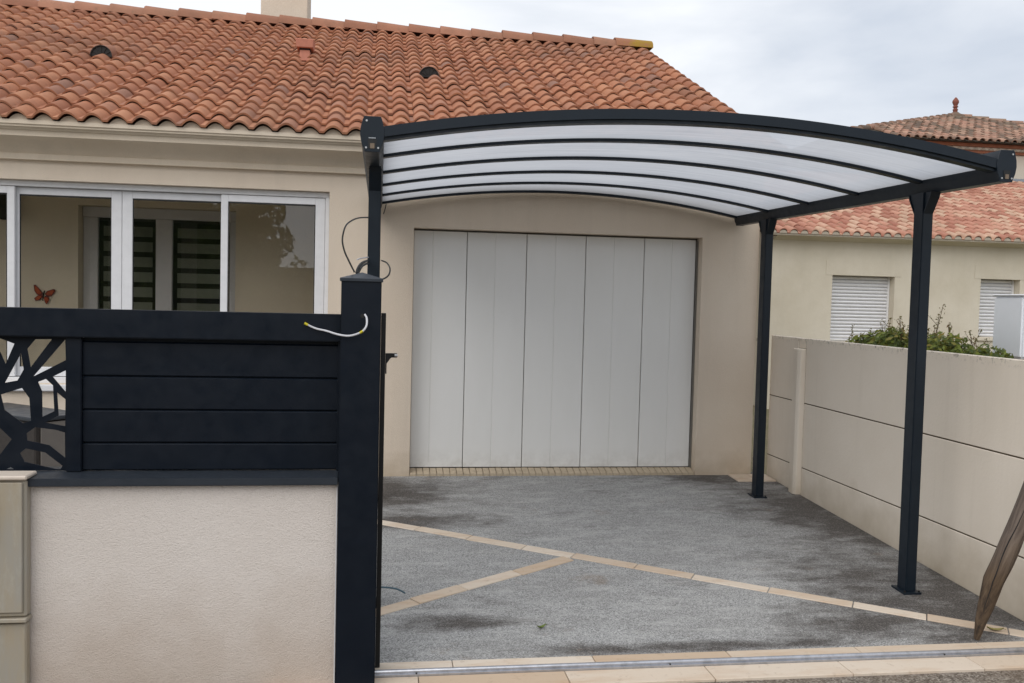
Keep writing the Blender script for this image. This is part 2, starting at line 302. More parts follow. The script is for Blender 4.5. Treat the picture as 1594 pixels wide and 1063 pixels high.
# ------------------------------------------------------------------ builders
BASE = {}
def tag(o, label=None, cat=None, group=None, kind=None):
    if label: o['label'] = label
    if cat: o['category'] = cat
    if group: o['group'] = group
    if kind: o['kind'] = kind
    return o
def thing(name, loc, label, cat, group=None):
    o = bpy.data.objects.new(name, None); col.objects.link(o); o.location = loc; o.empty_display_size = 0.1
    BASE[o] = Vector(loc); return tag(o, label, cat, group)
def link(name, me, mat, parent=None, loc=None):
    o = bpy.data.objects.new(name, me); col.objects.link(o)
    if mat is not None and len(me.materials) == 0: me.materials.append(M[mat])
    if parent is not None:
        o.parent = parent; BASE[o] = BASE[parent]
        if loc is not None: o.location = Vector(loc)-BASE[parent]; BASE[o] = Vector(loc)
    else:
        o.location = loc or (0, 0, 0); BASE[o] = Vector(o.location)
    return o
class MB:
    def __init__(s): s.v = []; s.f = []
    def add(s, vs, fs):
        o = len(s.v); s.v += [tuple(p) for p in vs]; s.f += [tuple(o+i for i in f) for f in fs]; return s
    def box(s, x0, x1, y0, y1, z0, z1):
        return s.add([(x0, y0, z0), (x1, y0, z0), (x1, y1, z0), (x0, y1, z0), (x0, y0, z1), (x1, y0, z1), (x1, y1, z1), (x0, y1, z1)],
                     [(0, 3, 2, 1), (4, 5, 6, 7), (0, 1, 5, 4), (1, 2, 6, 5), (2, 3, 7, 6), (3, 0, 4, 7)])
    def prism(s, poly, axis, a, b):     # poly in the two other axes, in order
        n = len(poly)
        def mk(p, c):
            return {0: (c, p[0], p[1]), 1: (p[0], c, p[1]), 2: (p[0], p[1], c)}[axis]
        vs = [mk(p, a) for p in poly]+[mk(p, b) for p in poly]
        fs = [tuple(range(n-1, -1, -1)), tuple(range(n, 2*n))]+[(i, (i+1) % n, n+(i+1) % n, n+i) for i in range(n)]
        return s.add(vs, fs)
    def slab(s, quad, zf, th):          # quad of (x, y); top follows zf(x, y)
        n = len(quad)
        vs = [(x, y, zf(x, y)-th) for x, y in quad]+[(x, y, zf(x, y)) for x, y in quad]
        return s.add(vs, [tuple(range(n-1, -1, -1)), tuple(range(n, 2*n))]+[(i, (i+1) % n, n+(i+1) % n, n+i) for i in range(n)])
    def tube(s, pts, rad, seg=8, cap=True):
        pts = [Vector(p) for p in pts]; n = len(pts); rr = rad if isinstance(rad, (list, tuple)) else [rad]*n
        rings = []; prev = None
        for i, p in enumerate(pts):
            d = (pts[min(i+1, n-1)]-pts[max(i-1, 0)]).normalized()
            if prev is None:
                a = d.orthogonal().normalized()
            else:
                a = (prev-d*prev.dot(d)).normalized()
            prev = a; b = d.cross(a)
            rings.append([p+(a*math.cos(2*math.pi*k/seg)+b*math.sin(2*math.pi*k/seg))*rr[i] for k in range(seg)])
        vs = [q for r in rings for q in r]; fs = []
        for i in range(n-1):
            for k in range(seg):
                fs.append((i*seg+k, i*seg+(k+1) % seg, (i+1)*seg+(k+1) % seg, (i+1)*seg+k))
        if cap: fs += [tuple(range(seg-1, -1, -1)), tuple((n-1)*seg+k for k in range(seg))]
        return s.add(vs, fs)
    def lathe(s, c, prof, seg=12):
        vs = []; n = len(prof)
        for r, z in prof:
            for k in range(seg): vs.append((c[0]+r*math.cos(2*math.pi*k/seg), c[1]+r*math.sin(2*math.pi*k/seg), c[2]+z))
        fs = [(i*seg+k, i*seg+(k+1) % seg, (i+1)*seg+(k+1) % seg, (i+1)*seg+k) for i in range(n-1) for k in range(seg)]
        fs += [tuple(range(seg-1, -1, -1)), tuple((n-1)*seg+k for k in range(seg))]
        return s.add(vs, fs)
    def mesh(s, name, base=(0, 0, 0), bevel=0, smooth=False, segs=1, recalc=True):
        me = bpy.data.meshes.new(name); b = Vector(base)
        me.from_pydata([tuple(Vector(p)-b) for p in s.v], [], s.f)
        bm = bmesh.new(); bm.from_mesh(me)
        if recalc: bmesh.ops.recalc_face_normals(bm, faces=bm.faces)
        if bevel:
            es = [e for e in bm.edges if len(e.link_faces) == 2 and e.calc_face_angle(0) > 0.6]
            bmesh.ops.bevel(bm, geom=es, offset=bevel, segments=segs, affect='EDGES', clamp_overlap=True)
        bm.to_mesh(me); bm.free()
        if smooth:
            me.polygons.foreach_set('use_smooth', [True]*len(me.polygons))
            me.set_sharp_from_angle(angle=R(smooth if smooth is not True else 45))
        return me
    def build(s, name, mat, parent=None, bevel=0, smooth=False, segs=1, loc=None, recalc=True):
        base = loc if loc is not None else (BASE[parent] if parent is not None else (0, 0, 0))
        return link(name, s.mesh(name, base, bevel, smooth, segs, recalc), mat, parent, loc)
def bx(name, mat, parent, *a, bevel=0.003, segs=1): return MB().box(*a).build(name, mat, parent, bevel=bevel, segs=segs)

# ================================================================== SETTING
g = 400.0
tag(MB().add([(-g, -g, -0.21), (g, -g, -0.21), (g, g, -0.21), (-g, g, -0.21)], [(0, 1, 2, 3)]).build('ground', 'ground', recalc=False), 'soil and garden ground around the houses', kind='structure')
tag(MB().add([(-30, -11.5, -0.186), (30, -11.5, -0.186), (30, -3.83, -0.177), (-30, -3.83, -0.177)], [(0, 1, 2, 3)]).build('street', 'asphalt', recalc=False), 'brownish grey asphalt in front of the gateway', kind='structure')
drv = MB()
nx = 10
drv.slab([(-5.5, -3.538), (3.435, -3.538), (3.435, 0.11), (-5.5, 0.11)], lambda x, y: gz(y), 0.12)
driveway = tag(drv.build('driveway', 'driveway'), 'grey resin gravel driveway with damp patches and stone strips', kind='structure')

# stone strips laid in the driveway (a Y of travertine pieces)
def strip(p0, p1, w, rng, lift=0.004):
    p0 = Vector(p0); p1 = Vector(p1); d = (p1-p0); L = d.length; d.normalize(); n = Vector((-d.y, d.x)); s = 0.0
    while s < L-0.02:
        l = min(rng.uniform(0.28, 0.46), L-s); gap = 0.003
        if L-s-l < 0.1: l = L-s
        j = rng.uniform(-0.004, 0.004); jw = w/2+rng.uniform(-0.003, 0.003)
        q = [p0+d*(s+gap)+n*(j-jw), p0+d*(s+l-gap)+n*(j-jw), p0+d*(s+l-gap)+n*(j+jw), p0+d*(s+gap)+n*(j+jw)]
        up = lift+rng.uniform(0, 0.0025)
        MB().slab([(v.x, v.y) for v in q], lambda x, y: gz(y)+up, 0.03).build('paving_stone', 'travertine', driveway, bevel=0.002)
        s += l
rng = random.Random(3)
J = pix_slope(893, 867, GZ0, GS); A = pix_slope(597, 814, GZ0, GS); Bp = pix_slope(1594, 988, GZ0, GS); Cc = pix_slope(592, 952, GZ0, GS)
dA = (A-Bp).to_2d().normalized()
strip((A.to_2d()+dA*1.2), (Bp.to_2d()-dA*0.08), 0.088, rng)
dC = (Cc-J).to_2d().normalized()
strip((J.to_2d()+dC*0.048), (Cc.to_2d()+dC*0.45), 0.088, rng, 0.0042)
# threshold slabs either side of the gate rail
xs = -0.46
for i in range(8):
    x0 = xs+i*0.657; x1 = min(x0+0.657, 4.1)
    a = x0+(0.16 if i else 0)
    MB().slab([(a+0.002, -3.642), (x0+0.657+0.158, -3.642), (x0+0.657+0.158, -3.54), (a+0.002, -3.54)], lambda x, y: -0.157, 0.04).build('threshold_slab', 'travertine', driveway, bevel=0.002)
    MB().slab([(x0+0.002, -3.828), (x0+0.655, -3.828), (x0+0.655, -3.684), (x0+0.002, -3.684)], lambda x, y: -0.165, 0.04).build('threshold_slab', 'travertine', driveway, bevel=0.002)
MB().box(-0.5, 4.9, -3.6835, -3.6425, -0.20, -0.168).build('mortar_bed', 'mortar', driveway)
# slab in the corner under the downpipe
for (x0, x1, y0, y1) in ((3.085, 3.26, -0.25, -0.012), (3.265, 3.43, -0.25, -0.012)):
    MB().slab([(x0, y0), (x1, y0), (x1, y1), (x0, y1)], lambda x, y: gz(y)+0.012, 0.03).build('paving_stone', 'travertine', driveway, bevel=0.003)

# ================================================================== HOUSE
house = thing('house', (-1.0, 0.0, 0.0), 'beige rendered bungalow with terracotta roof and white garage door', 'house')
HX0, HX1 = -4.70, 3.30
OX0, OX1, OT = 0.274, 2.782, 2.078          # garage opening
WX0, WX1, WB, WT = -4.40, -0.42, 0.74, 2.345  # veranda glazing opening
wm = MB()
TH = 0.24
def front(x0, x1, z0, z1): wm.box(x0, x1, 0.0, TH, z0, z1)
front(OX1, HX1, -0.25, OT); front(WX1, OX0, -0.25, OT); front(WX0, WX1, -0.25, WB); front(HX0, WX0, -0.25, OT)
front(WX1, HX1, OT, WT); front(HX0, WX0, OT, WT); front(HX0, HX1, WT, 2.72)
HB = 8.40
wm.box(HX1-TH, HX1, TH, HB, -0.25, 2.72); wm.box(HX0+TH, HX1-TH, HB-TH, HB, -0.25, 2.72)
wm.box(HX0, HX0+TH, 1.5, HB, -0.25, 2.72); wm.box(HX0, HX0+TH, TH, 1.5, -0.25, 0.3); wm.box(HX0, HX0+TH, TH, 1.5, 2.38, 2.72)  # end wall left open so extra daylight enters the veranda
for xg in (HX1-TH, HX0):                     # gables
    wm.prism([(0.0, 2.722), (HB, 2.722), (HB/2, 4.66)], 0, xg, xg+TH)
wall = wm.build('wall', 'house_render', house)
# cornice: fillet, cove, fillet
prof = [(0.003, 2.494), (-0.05, 2.494), (-0.05, 2.540)]
for k in range(0, 9):
    a = k/8*math.pi/2; prof.append((-0.035-0.18*(1-math.cos(a)), 2.545+0.10*math.sin(a)))
prof += [(-0.250, 2.644), (-0.250, 2.688), (-0.265, 2.688), (-0.285, 2.72), (0.003, 2.72)]
MB().prism([(y, z) for y, z in prof], 0, HX0, HX1).build('cornice', 'cornice_render', house, smooth=30)
MB().box(HX0, HX1, -0.318, -0.262, 2.722, 2.752).build('eave_board', 'cornice_render', house)
# --- veranda glazing
FY = 0.09
frm = MB()
frm.box(WX0, WX1-0.002, FY-0.02, FY+0.09, WT-0.045, WT-0.002).box(WX0, WX1-0.002, FY-0.03, FY+0.10, WB, WB+0.045)
frm.box(WX1-0.036, WX1-0.002, FY-0.02, FY+0.09, WB+0.045, WT-0.045).box(WX0, WX0+0.036, FY-0.02, FY+0.09, WB+0.045, WT-0.045)
frm.build('window_frame', 'white_frame', house, bevel=0.003)
MB().box(WX0-0.03, WX1+0.03, -0.045, FY-0.033, WB-0.055, WB-0.004).build('window_sill', 'white_frame', house, bevel=0.006, segs=2)
def sash(x0, x1, yc, lw=0.07, rw=0.07):
    m = MB(); z0, z1 = WB+0.05, WT-0.05; h = 0.055
    m.box(x0, x0+lw, yc-0.017, yc+0.017, z0, z1).box(x1-rw, x1, yc-0.017, yc+0.017, z0, z1)
    m.box(x0+lw, x1-rw, yc-0.0165, yc+0.0165, z1-h, z1).box(x0+lw, x1-rw, yc-0.0165, yc+0.0165, z0, z0+h+0.02)
    w = m.build('window', 'white_frame', house, bevel=0.003)
    MB().box(x0+lw-0.004, x1-rw+0.004, yc-0.003, yc+0.003, z0+h, z1-h+0.004).build('pane', 'window_glass', w)
    g_ = MB()
    for a in ((x0+lw, x0+lw+0.007, z0+h+0.02, z1-h), (x1-rw-0.007, x1-rw, z0+h+0.02, z1-h), (x0+lw+0.007, x1-rw-0.007, z1-h-0.012, z1-h)):
        g_.box(a[0], a[1], yc-0.0125, yc-0.004, a[2], a[3])
    g_.build('gasket', 'black_part', w)
yf, yr = FY+0.0, FY+0.05
sash(-1.29, -0.458, yf, 0.056, 0.078); sash(-2.068, -1.235, yr, 0.08, 0.06); sash(-2.905, -2.071, yr, 0.06, 0.08); sash(-3.74, -2.863, yf, 0.06, 0.056)
sash(-4.36, -3.70, yr)
ew = bx('added_end_window', 'white_frame', house, HX0+0.08, HX0+0.12, TH+0.002, 1.498, 0.302, 0.36)  # unseen end glazing, added to brighten the veranda interior
bx('pane', 'window_glass', ew, HX0+0.097, HX0+0.103, TH+0.004, 1.496, 0.361, 2.376, bevel=0)
# --- veranda behind the glass
inner = MB()
IY = 1.30
inner.box(HX0+TH+0.002, -2.77, IY, IY+0.2, -0.1, 2.44).box(-1.36, -0.18, IY, IY+0.2, -0.1, 2.44).box(-2.77, -1.36, IY, IY+0.2, 2.275, 2.44)
inner.box(-0.18, -0.06, TH+0.002, IY+0.2, -0.1, 2.44)
inner.build('inner_wall', 'inner_render', house)
bx('veranda_ceiling', 'inner_render', house, HX0+TH+0.002, -0.06, TH+0.002, IY+0.2, 2.445, 2.49, bevel=0)
bx('veranda_floor', 'sill_tile', house, HX0+TH+0.002, -0.06, TH+0.002, IY+0.2, -0.2, -0.102, bevel=0)
fd = MB(); DY = IY+0.11
fd.box(-2.765, -1.365, DY, DY+0.06, 2.175, 2.272).box(-2.70, -2.63, DY, DY+0.06, -0.1, 2.173).box(-1.43, -1.366, DY, DY+0.06, -0.1, 2.173)
fd.box(-2.108, -1.96, DY-0.005, DY+0.055, -0.1, 2.173).box(-2.765, -2.702, DY+0.02, DY+0.06, -0.1, 2.173)
fdo = fd.build('french_door', 'white_frame', house, bevel=0.004)
for (a, b) in ((-2.63, -2.108), (-1.96, -1.43)):
    bx('pane', 'door_glass', fdo, a, b, DY+0.025, DY+0.031, -0.1, 2.17, bevel=0)
    z = 2.10; i = 0
    while z > 0.2:
        bx('blind_slat', 'blind_fabric', fdo, a+0.04, b-0.04, DY+0.045, DY+0.05, z-0.094, z, bevel=0); z -= 0.143; i += 1
bx('dark_backing', 'dark_room', house, -2.76, -1.37, DY+0.13, DY+0.15, -0.1, 2.4, bevel=0)  # dark sheet stands in for the shade of the room behind
# --- garage door
gd = MB().box(OX0+0.004, OX1-0.004, 0.15, 0.17, 0.03, OT-0.004).build('garage_door', 'door_gap', house)
seams = [0.277, 0.732, 1.248, 1.769, 2.294, 2.766]; mids = [0.44, 0.975, 1.50, 2.02, 2.545]
for i in range(5):
    a, b, m_ = seams[i]+0.003, seams[i+1]-0.003, mids[i]
    y0 = 0.118; g0 = 0.0035
    prof = [(a, 0.149), (a, y0+0.004), (a+0.004, y0), (m_-g0, y0), (m_-0.001, y0+0.004), (m_+0.001, y0+0.004), (m_+g0, y0), (b-0.004, y0), (b, y0+0.004), (b, 0.149)]
    MB().prism(prof, 2, 0.046, OT-0.016).build('door_panel', 'door', gd)
MB().box(2.768, 2.778, 0.10, 0.15, 0.03, OT-0.02).build('door_track', 'door_gap', gd)
# tiled sill in front of the door
sill = MB().box(OX0+0.002, OX1-0.002, 0.006, 0.148, -0.1, 0.002).build('garage_sill', 'mortar', house)
n = 44; w = (OX1-OX0-0.006)/n
for i in range(n):
    x0 = OX0+0.003+i*w; j = random.uniform(-0.0015, 0.0015)
    MB().prism([(0.001, -0.03), (0.001, 0.012+j), (0.112, 0.040+j), (0.112, -0.03)], 0, x0+0.0025, x0+w-0.0025).build('sill_tile', 'sill_tile', sill, bevel=0.002)
# --- downpipe
dp = MB().tube([(3.342, -0.035, -0.02), (3.342, -0.035, 2.46)], 0.04, 16).build('downpipe', 'pvc_pipe', house, smooth=True)
for z in (0.145, 1.2): MB().tube([(3.342, -0.035, z-0.012), (3.342, -0.035, z+0.012)], 0.0465, 16).build('pipe_bracket', 'mortar', dp, smooth=True)
# --- roof
TAN = 0.460; PITCH = math.atan(TAN); EY, EZ = -0.34, 2.735; RY = 4.22; RXR = 3.465; RXL = -4.80
def roofz(y): return EZ+TAN*(y-EY)
deck = MB()
ty = RY; tz = roofz(ty)-0.03
deck.add([(RXL, EY+0.07, roofz(EY+0.07)-0.012), (RXR-0.03, EY+0.07, roofz(EY+0.07)-0.012), (RXR-0.03, ty, tz), (RXL, ty, tz),
          (RXL, EY+0.10, roofz(EY+0.10)-0.05), (RXR-0.03, EY+0.10, roofz(EY+0.10)-0.05), (RXR-0.03, ty, tz-0.05), (RXL, ty, tz-0.05)],
         [(0, 1, 2, 3), (4, 7, 6, 5), (0, 4, 5, 1), (1, 5, 6, 2), (2, 6, 7, 3), (3, 7, 4, 0)])
deck.add([(RXL, ty, tz), (RXR-0.03, ty, tz), (RXR-0.03, 2*RY+0.34, roofz(-0.34)-0.03), (RXL, 2*RY+0.34, roofz(-0.34))], [(0, 1, 2, 3)])
roof = deck.build('roof', 'under_tile', house, recalc=False)
def swave(f):                            # broad crest, narrow rounded trough
    return math.sin(math.pi*f/0.80)**0.85 if f < 0.80 else 0.0
def wave_tile(name, per, waves, length, amp, th, rollfrac=0.62, rs=7, ps=3, sine=False):
    prof = []
    for wv in range(waves):
        x0 = wv*per
        if sine:
            for f in (0, 0.05, 0.12, 0.21, 0.31, 0.40, 0.49, 0.59, 0.68, 0.75, 0.80, 0.90): prof.append((x0+per*f, amp*swave(f)))
            continue
        for k in range(rs):
            a = math.pi*(1-k/rs); prof.append((x0+per*rollfrac*(0.5+0.5*math.cos(a)), amp*math.sin(a)**0.85))
        for k in range(ps):
            f = k/ps; prof.append((x0+per*(rollfrac+(1-rollfrac)*f), -0.006*math.sin(math.pi*f)))
    prof.append((waves*per, 0.0)); n = len(prof)
    # rows: front top, back top, front bottom (edge), slightly inset underside
    vs = [(x, 0.0, z+th*0.9) for x, z in prof]+[(x, length*0.04, z+th) for x, z in prof]+[(x, length, z+th*0.75) for x, z in prof]
    vs += [(x, 0.0, z-0.001) for x, z in prof]+[(x, length*0.5, z-0.001) for x, z in prof]
    fs = []
    for i in range(n-1):
        fs += [(i, i+1, n+i+1, n+i), (n+i, n+i+1, 2*n+i+1, 2*n+i), (3*n+i, 3*n+i+1, i+1, i), (4*n+i, 4*n+i+1, 3*n+i+1, 3*n+i)]
    fs += [(0, n, 2*n, 4*n, 3*n), (n-1, 4*n-1, 5*n-1, 3*n-1, 2*n-1)]
    m = MB(); m.add(vs, fs); me = m.mesh(name, smooth=50, recalc=False); return me
def roof_field(me, mat, x_right, ncol, wid, nrow, e, y0, z0, tan, parent, tilt, lift, vis, limit=300, rnd=1, jit=0.003, skip=None):
    """rows of tiles on a slope: the nearest are objects of their own, the rest one mesh"""
    rg = random.Random(rnd); ang = math.atan(tan); c, s_ = math.cos(ang), math.sin(ang); cells = []
    for r in range(nrow):
        for k in range(ncol):
            x = x_right-(k+1)*wid; y = y0+r*e*c; z = z0+r*e*s_
            p = (x+rg.uniform(-jit, jit)*0.5, y, z+lift+rg.uniform(-jit, jit)*0.5)
            rot = (ang-tilt+rg.uniform(-0.008, 0.008), rg.uniform(-0.008, 0.008), rg.uniform(-0.012, 0.012))
            if skip and skip(x, y, wid): continue
            cells.append((vis(x+wid/2, y, z), p, rot))
    order = sorted(cells, key=lambda q: -q[0]); near = order[:limit]; far = order[limit:]
    if not me.materials: me.materials.append(M[mat])
    for _, p, rot in near:
        o = link('roof_tile', me, None, parent, p); o.rotation_euler = rot
    if far:
        vs = [v.co.copy() for v in me.vertices]; fs = [tuple(f.vertices) for f in me.polygons]; m = MB()
        from mathutils import Euler
        for _, p, rot in far:
            mt = Matrix.Translation(Vector(p)) @ Euler(rot).to_matrix().to_4x4(); m.add([mt @ v for v in vs], fs)
        o = m.build('roof_tiles', mat, parent, smooth=50, recalc=False); tag(o, kind='stuff')
def vis_size(x, y, z):
    d = Vector((x, y, z))-CAM; zz = d.dot(fwd)
    px = W_/2+F_PX*d.dot(rgt)/zz; py = H_/2-F_PX*d.dot(upv)/zz
    return (1.0/zz) if (-35 < px < W_+30 and -25 < py) else (0.01/zz)
TW, TE = 0.356, 0.236
tile = wave_tile('roof_tile', 0.178, 2, TE*1.25, 0.048, 0.018, sine=True)
roof_field(tile, 'clay_tile', RXR, 23, TW, 21, TE, EY, EZ, TAN, roof, 0.092, 0.024, vis_size, rnd=5, jit=0.007)
# mortar fill under the wavy eave
fl = MB(); xx = RXR-23*TW; top = []
while xx < RXR-0.02: top.append((xx, EZ+0.014+0.048*swave(((xx-(RXR-23*TW))/0.178) % 1.0))); xx += 0.0178
for i in range(len(top)-1):
    (a, za), (b, zb) = top[i], top[i+1]
    fl.add([(a, EY+0.035, EZ-0.03), (b, EY+0.035, EZ-0.03), (b, EY+0.035, zb), (a, EY+0.035, za), (a, EY+0.09, EZ-0.03), (b, EY+0.09, EZ-0.03), (b, EY+0.09, zb), (a, EY+0.09, za)], [(0, 1, 2, 3), (3, 2, 6, 7), (0, 4, 5, 1)])
fl.build('eave_fill', 'cornice_render', roof, recalc=False)
# verge pieces close the right edge
# ridge tiles
rt = []
for k in range(8):
    a = math.pi*k/7; rt.append((math.cos(a), math.sin(a)))
RZ = roofz(RY)+0.010
def ridge_mesh(l, r0, r1, h):
    m = MB(); n = 8; vs = []
    for (x, r, hh) in ((0, r0, h), (l, r1, h*0.88)):
        for c_, s_ in rt: vs.append((x, c_*r, s_*hh))
    for (x, r, hh) in ((0, r0-0.014, h-0.014), (l, r1-0.014, h*0.88-0.014)):
        for c_, s_ in rt: vs.append((x, c_*r, s_*hh))
    fs = []
    for i in range(n-1):
        fs += [(i, i+1, n+i+1, n+i), (2*n+i, 3*n+i, 3*n+i+1, 2*n+i+1), (i, 2*n+i, 2*n+i+1, i+1), (n+i, n+i+1, 3*n+i+1, 3*n+i)]
    fs += [(0, n, 3*n, 2*n), (n-1, 3*n-1, 4*n-1, 2*n-1)]
    m.add(vs, fs); return m.mesh('ridge_tile', smooth=50)
rme = ridge_mesh(0.45, 0.150, 0.135, 0.135); rme.materials.append(M['clay_ridge'])
x = RXR-0.36; i = 0
while x > RXL-0.3:
    o = link('ridge_tile', rme, None, roof, (x-0.40, RY, RZ+random.uniform(-0.003, 0.003)+0.004)); o.rotation_euler = (0, 0.035+random.uniform(-0.006, 0.006), random.uniform(-0.01, 0.01))
    x -= 0.40
eme = ridge_mesh(0.50, 0.152, 0.142, 0.135); eme.materials.append(M['clay_lichen'])
# closed half-round end
o = link('ridge_end_tile', eme, None, roof, (RXR-0.46, RY, RZ+0.008)); tag(o, 'lichen yellowed end tile of the ridge')
MB().prism([(RY+0.138*c_, RZ+0.000+0.112*s_) for c_, s_ in rt], 0, RXR+0.02, RXR+0.032).build('ridge_end_disc', 'clay_lichen', o)
# chimney
ch = MB().box(-1.575, -0.985, 4.55, 5.1, 4.2, 5.75).build('chimney', 'house_render', roof, bevel=0.01)
bx('chimney_cap', 'cornice_render', ch, -1.63, -0.93, 4.49, 5.16, 5.752, 5.83, bevel=0.01)
# vent tiles
for (px, py) in ((157, 76), (668, 109)):
    c = pix_slope(px, py+3, roofz(0)+0.10, TAN)
    m = MB(); vs = []; n = 9
    for (yy, r, dz) in ((0.0, 0.102, 0.0), (0.34, 0.08, 0.0)):
        for k in range(n):
            a = math.pi*k/(n-1); vs.append((c.x+r*math.cos(a), c.y+yy*math.cos(PITCH*0.75), c.z-0.05+yy*math.sin(PITCH*0.75)+r*1.05*math.sin(a)))
    fs = [(k, k+1, n+k+1, n+k) for k in range(n-1)]
    m.add(vs, fs); vt = m.build('vent_tile', 'clay_tile', roof, smooth=60, recalc=False)
    m = MB().prism([(c.x+0.097*math.cos(math.pi*k/10), c.z-0.05+0.100*math.sin(math.pi*k/10)) for k in range(11)], 1, c.y+0.012, c.y+0.02)
    gr_ = m.build('vent_grille', 'vent_black', vt)
    m = MB()
    for k in range(1, 6):
        a = math.pi*k/6; m.tube([(c.x+0.03*math.cos(a), c.y+0.008, c.z-0.05+0.03*math.sin(a)), (c.x+0.095*math.cos(a), c.y+0.008, c.z-0.05+0.098*math.sin(a))], 0.0034, 5)
    ring = [(c.x+0.099*math.cos(math.pi*k/12), c.y+0.004, c.z-0.05+0.103*math.sin(math.pi*k/12)) for k in range(13)]
    m.tube(ring, 0.005, 6); m.build('vent_rib', 'rattan', vt, smooth=True)
c = pix_slope(475, 88, roofz(0)+0.06, TAN)
vo = MB().add([(c.x-0.06, c.y-0.06, c.z-0.06), (c.x+0.06, c.y-0.06, c.z-0.06), (c.x+0.07, c.y+0.10, c.z-0.02), (c.x-0.07, c.y+0.10, c.z-0.02),
               (c.x-0.05, c.y-0.045, c.z+0.06), (c.x+0.05, c.y-0.045, c.z+0.06), (c.x+0.05, c.y+0.08, c.z+0.06), (c.x-0.05, c.y+0.08, c.z+0.06)],
              [(0, 3, 2, 1), (4, 5, 6, 7), (0, 1, 5, 4), (1, 2, 6, 5), (2, 3, 7, 6), (3, 0, 4, 7)]).build('vent_outlet', 'vent_pink', roof, bevel=0.006)
MB().add([(c.x-0.085, c.y-0.08, c.z+0.075), (c.x+0.085, c.y-0.08, c.z+0.075), (c.x+0.085, c.y+0.12, c.z+0.075), (c.x-0.085, c.y+0.12, c.z+0.075),
          (c.x-0.095, c.y-0.09, c.z+0.165), (c.x+0.095, c.y-0.09, c.z+0.165), (c.x+0.095, c.y+0.13, c.z+0.165), (c.x-0.095, c.y+0.13, c.z+0.165)],
         [(0, 3, 2, 1), (4, 5, 6, 7), (0, 1, 5, 4), (1, 2, 6, 5), (2, 3, 7, 6), (3, 0, 4, 7)]).build('vent_hood', 'vent_pink', vo, bevel=0.006)
bx('vent_slot', 'vent_black', vo, c.x-0.055, c.x+0.055, c.y-0.05, c.y+0.085, c.z+0.0605, c.z+0.0745, bevel=0)

# things on the veranda wall
bt = thing('butterfly', (-3.05, IY-0.02, 1.345), 'red and orange butterfly ornament on the veranda wall behind glass', 'ornament')
def fly(poly, mat, name, y, par):
    return MB().prism([(-3.062+a*0.001, 1.44+b*0.001) for a, b in poly], 1, y-0.002, y+0.002).build(name, mat, par)
for nm, sc, mt, yy in (('wing', 1.0, 'butterfly_red', IY-0.022), ('wing_pattern', 0.72, 'butterfly_orange', IY-0.0265)):
    for poly in (([(-4, 4), (-28, 40), (-70, 86), (-86, 84), (-80, 30), (-58, -4), (-24, -14)]), ([(-6, -8), (-46, -10), (-82, -38), (-70, -62), (-40, -56), (-10, -28)]),
                 ([(10, 4), (30, 30), (86, 52), (104, 44), (92, 14), (64, -14), (30, -22)]), ([(10, -14), (44, -26), (50, -52), (26, -92), (14, -80), (2, -40)])):
        cx = sum(p[0] for p in poly)/len(poly); cy = sum(p[1] for p in poly)/len(poly)
        fly([(cx+(a-cx)*sc, cy+(b-cy)*sc) for a, b in poly], mt, nm, yy, bt)
MB().tube([(-3.068, IY-0.03, 1.38), (-3.06, IY-0.032, 1.44), (-3.05, IY-0.03, 1.475)], [0.004, 0.008, 0.004], 8).build('body', 'vent_black', bt, smooth=True)
wlamp = thing('wall_lamp', (-3.34, IY, 2.11), 'dark wall lamp on the veranda wall at left edge', 'lamp')
bx('lamp_body', 'rattan', wlamp, -3.42, -3.27, IY-0.09, IY-0.015, 2.11, 2.36, bevel=0.008); bx('back_plate', 'cap_grey', wlamp, -3.38, -3.30, IY-0.016, IY-0.0005, 2.16, 2.31)
sb = thing('storage_box', (-2.75, -0.75, gz(-0.75)), 'dark woven storage box behind the cut-out fence panel', 'box')
cx, cy = -2.66, -0.62; ca, sa = math.cos(R(-38)), math.sin(R(-38))
def rb(x0, x1, y0, y1, z0, z1):
    m = MB().box(x0, x1, y0, y1, z0, z1); m.v = [(cx+ca*x-sa*y, cy+sa*x+ca*y, z) for x, y, z in m.v]; return m
rb(-0.55, 0.40, -0.04, 0.33, -0.035, 0.56).build('body', 'rattan', sb, bevel=0.01); rb(-0.57, 0.42, -0.06, 0.35, 0.562, 0.59).build('lid', 'cap_grey', sb, bevel=0.006)
rb(0.402, 0.412, 0.0, 0.30, 0.02, 0.55).build('side_panel', 'box_side', sb, bevel=0.002)

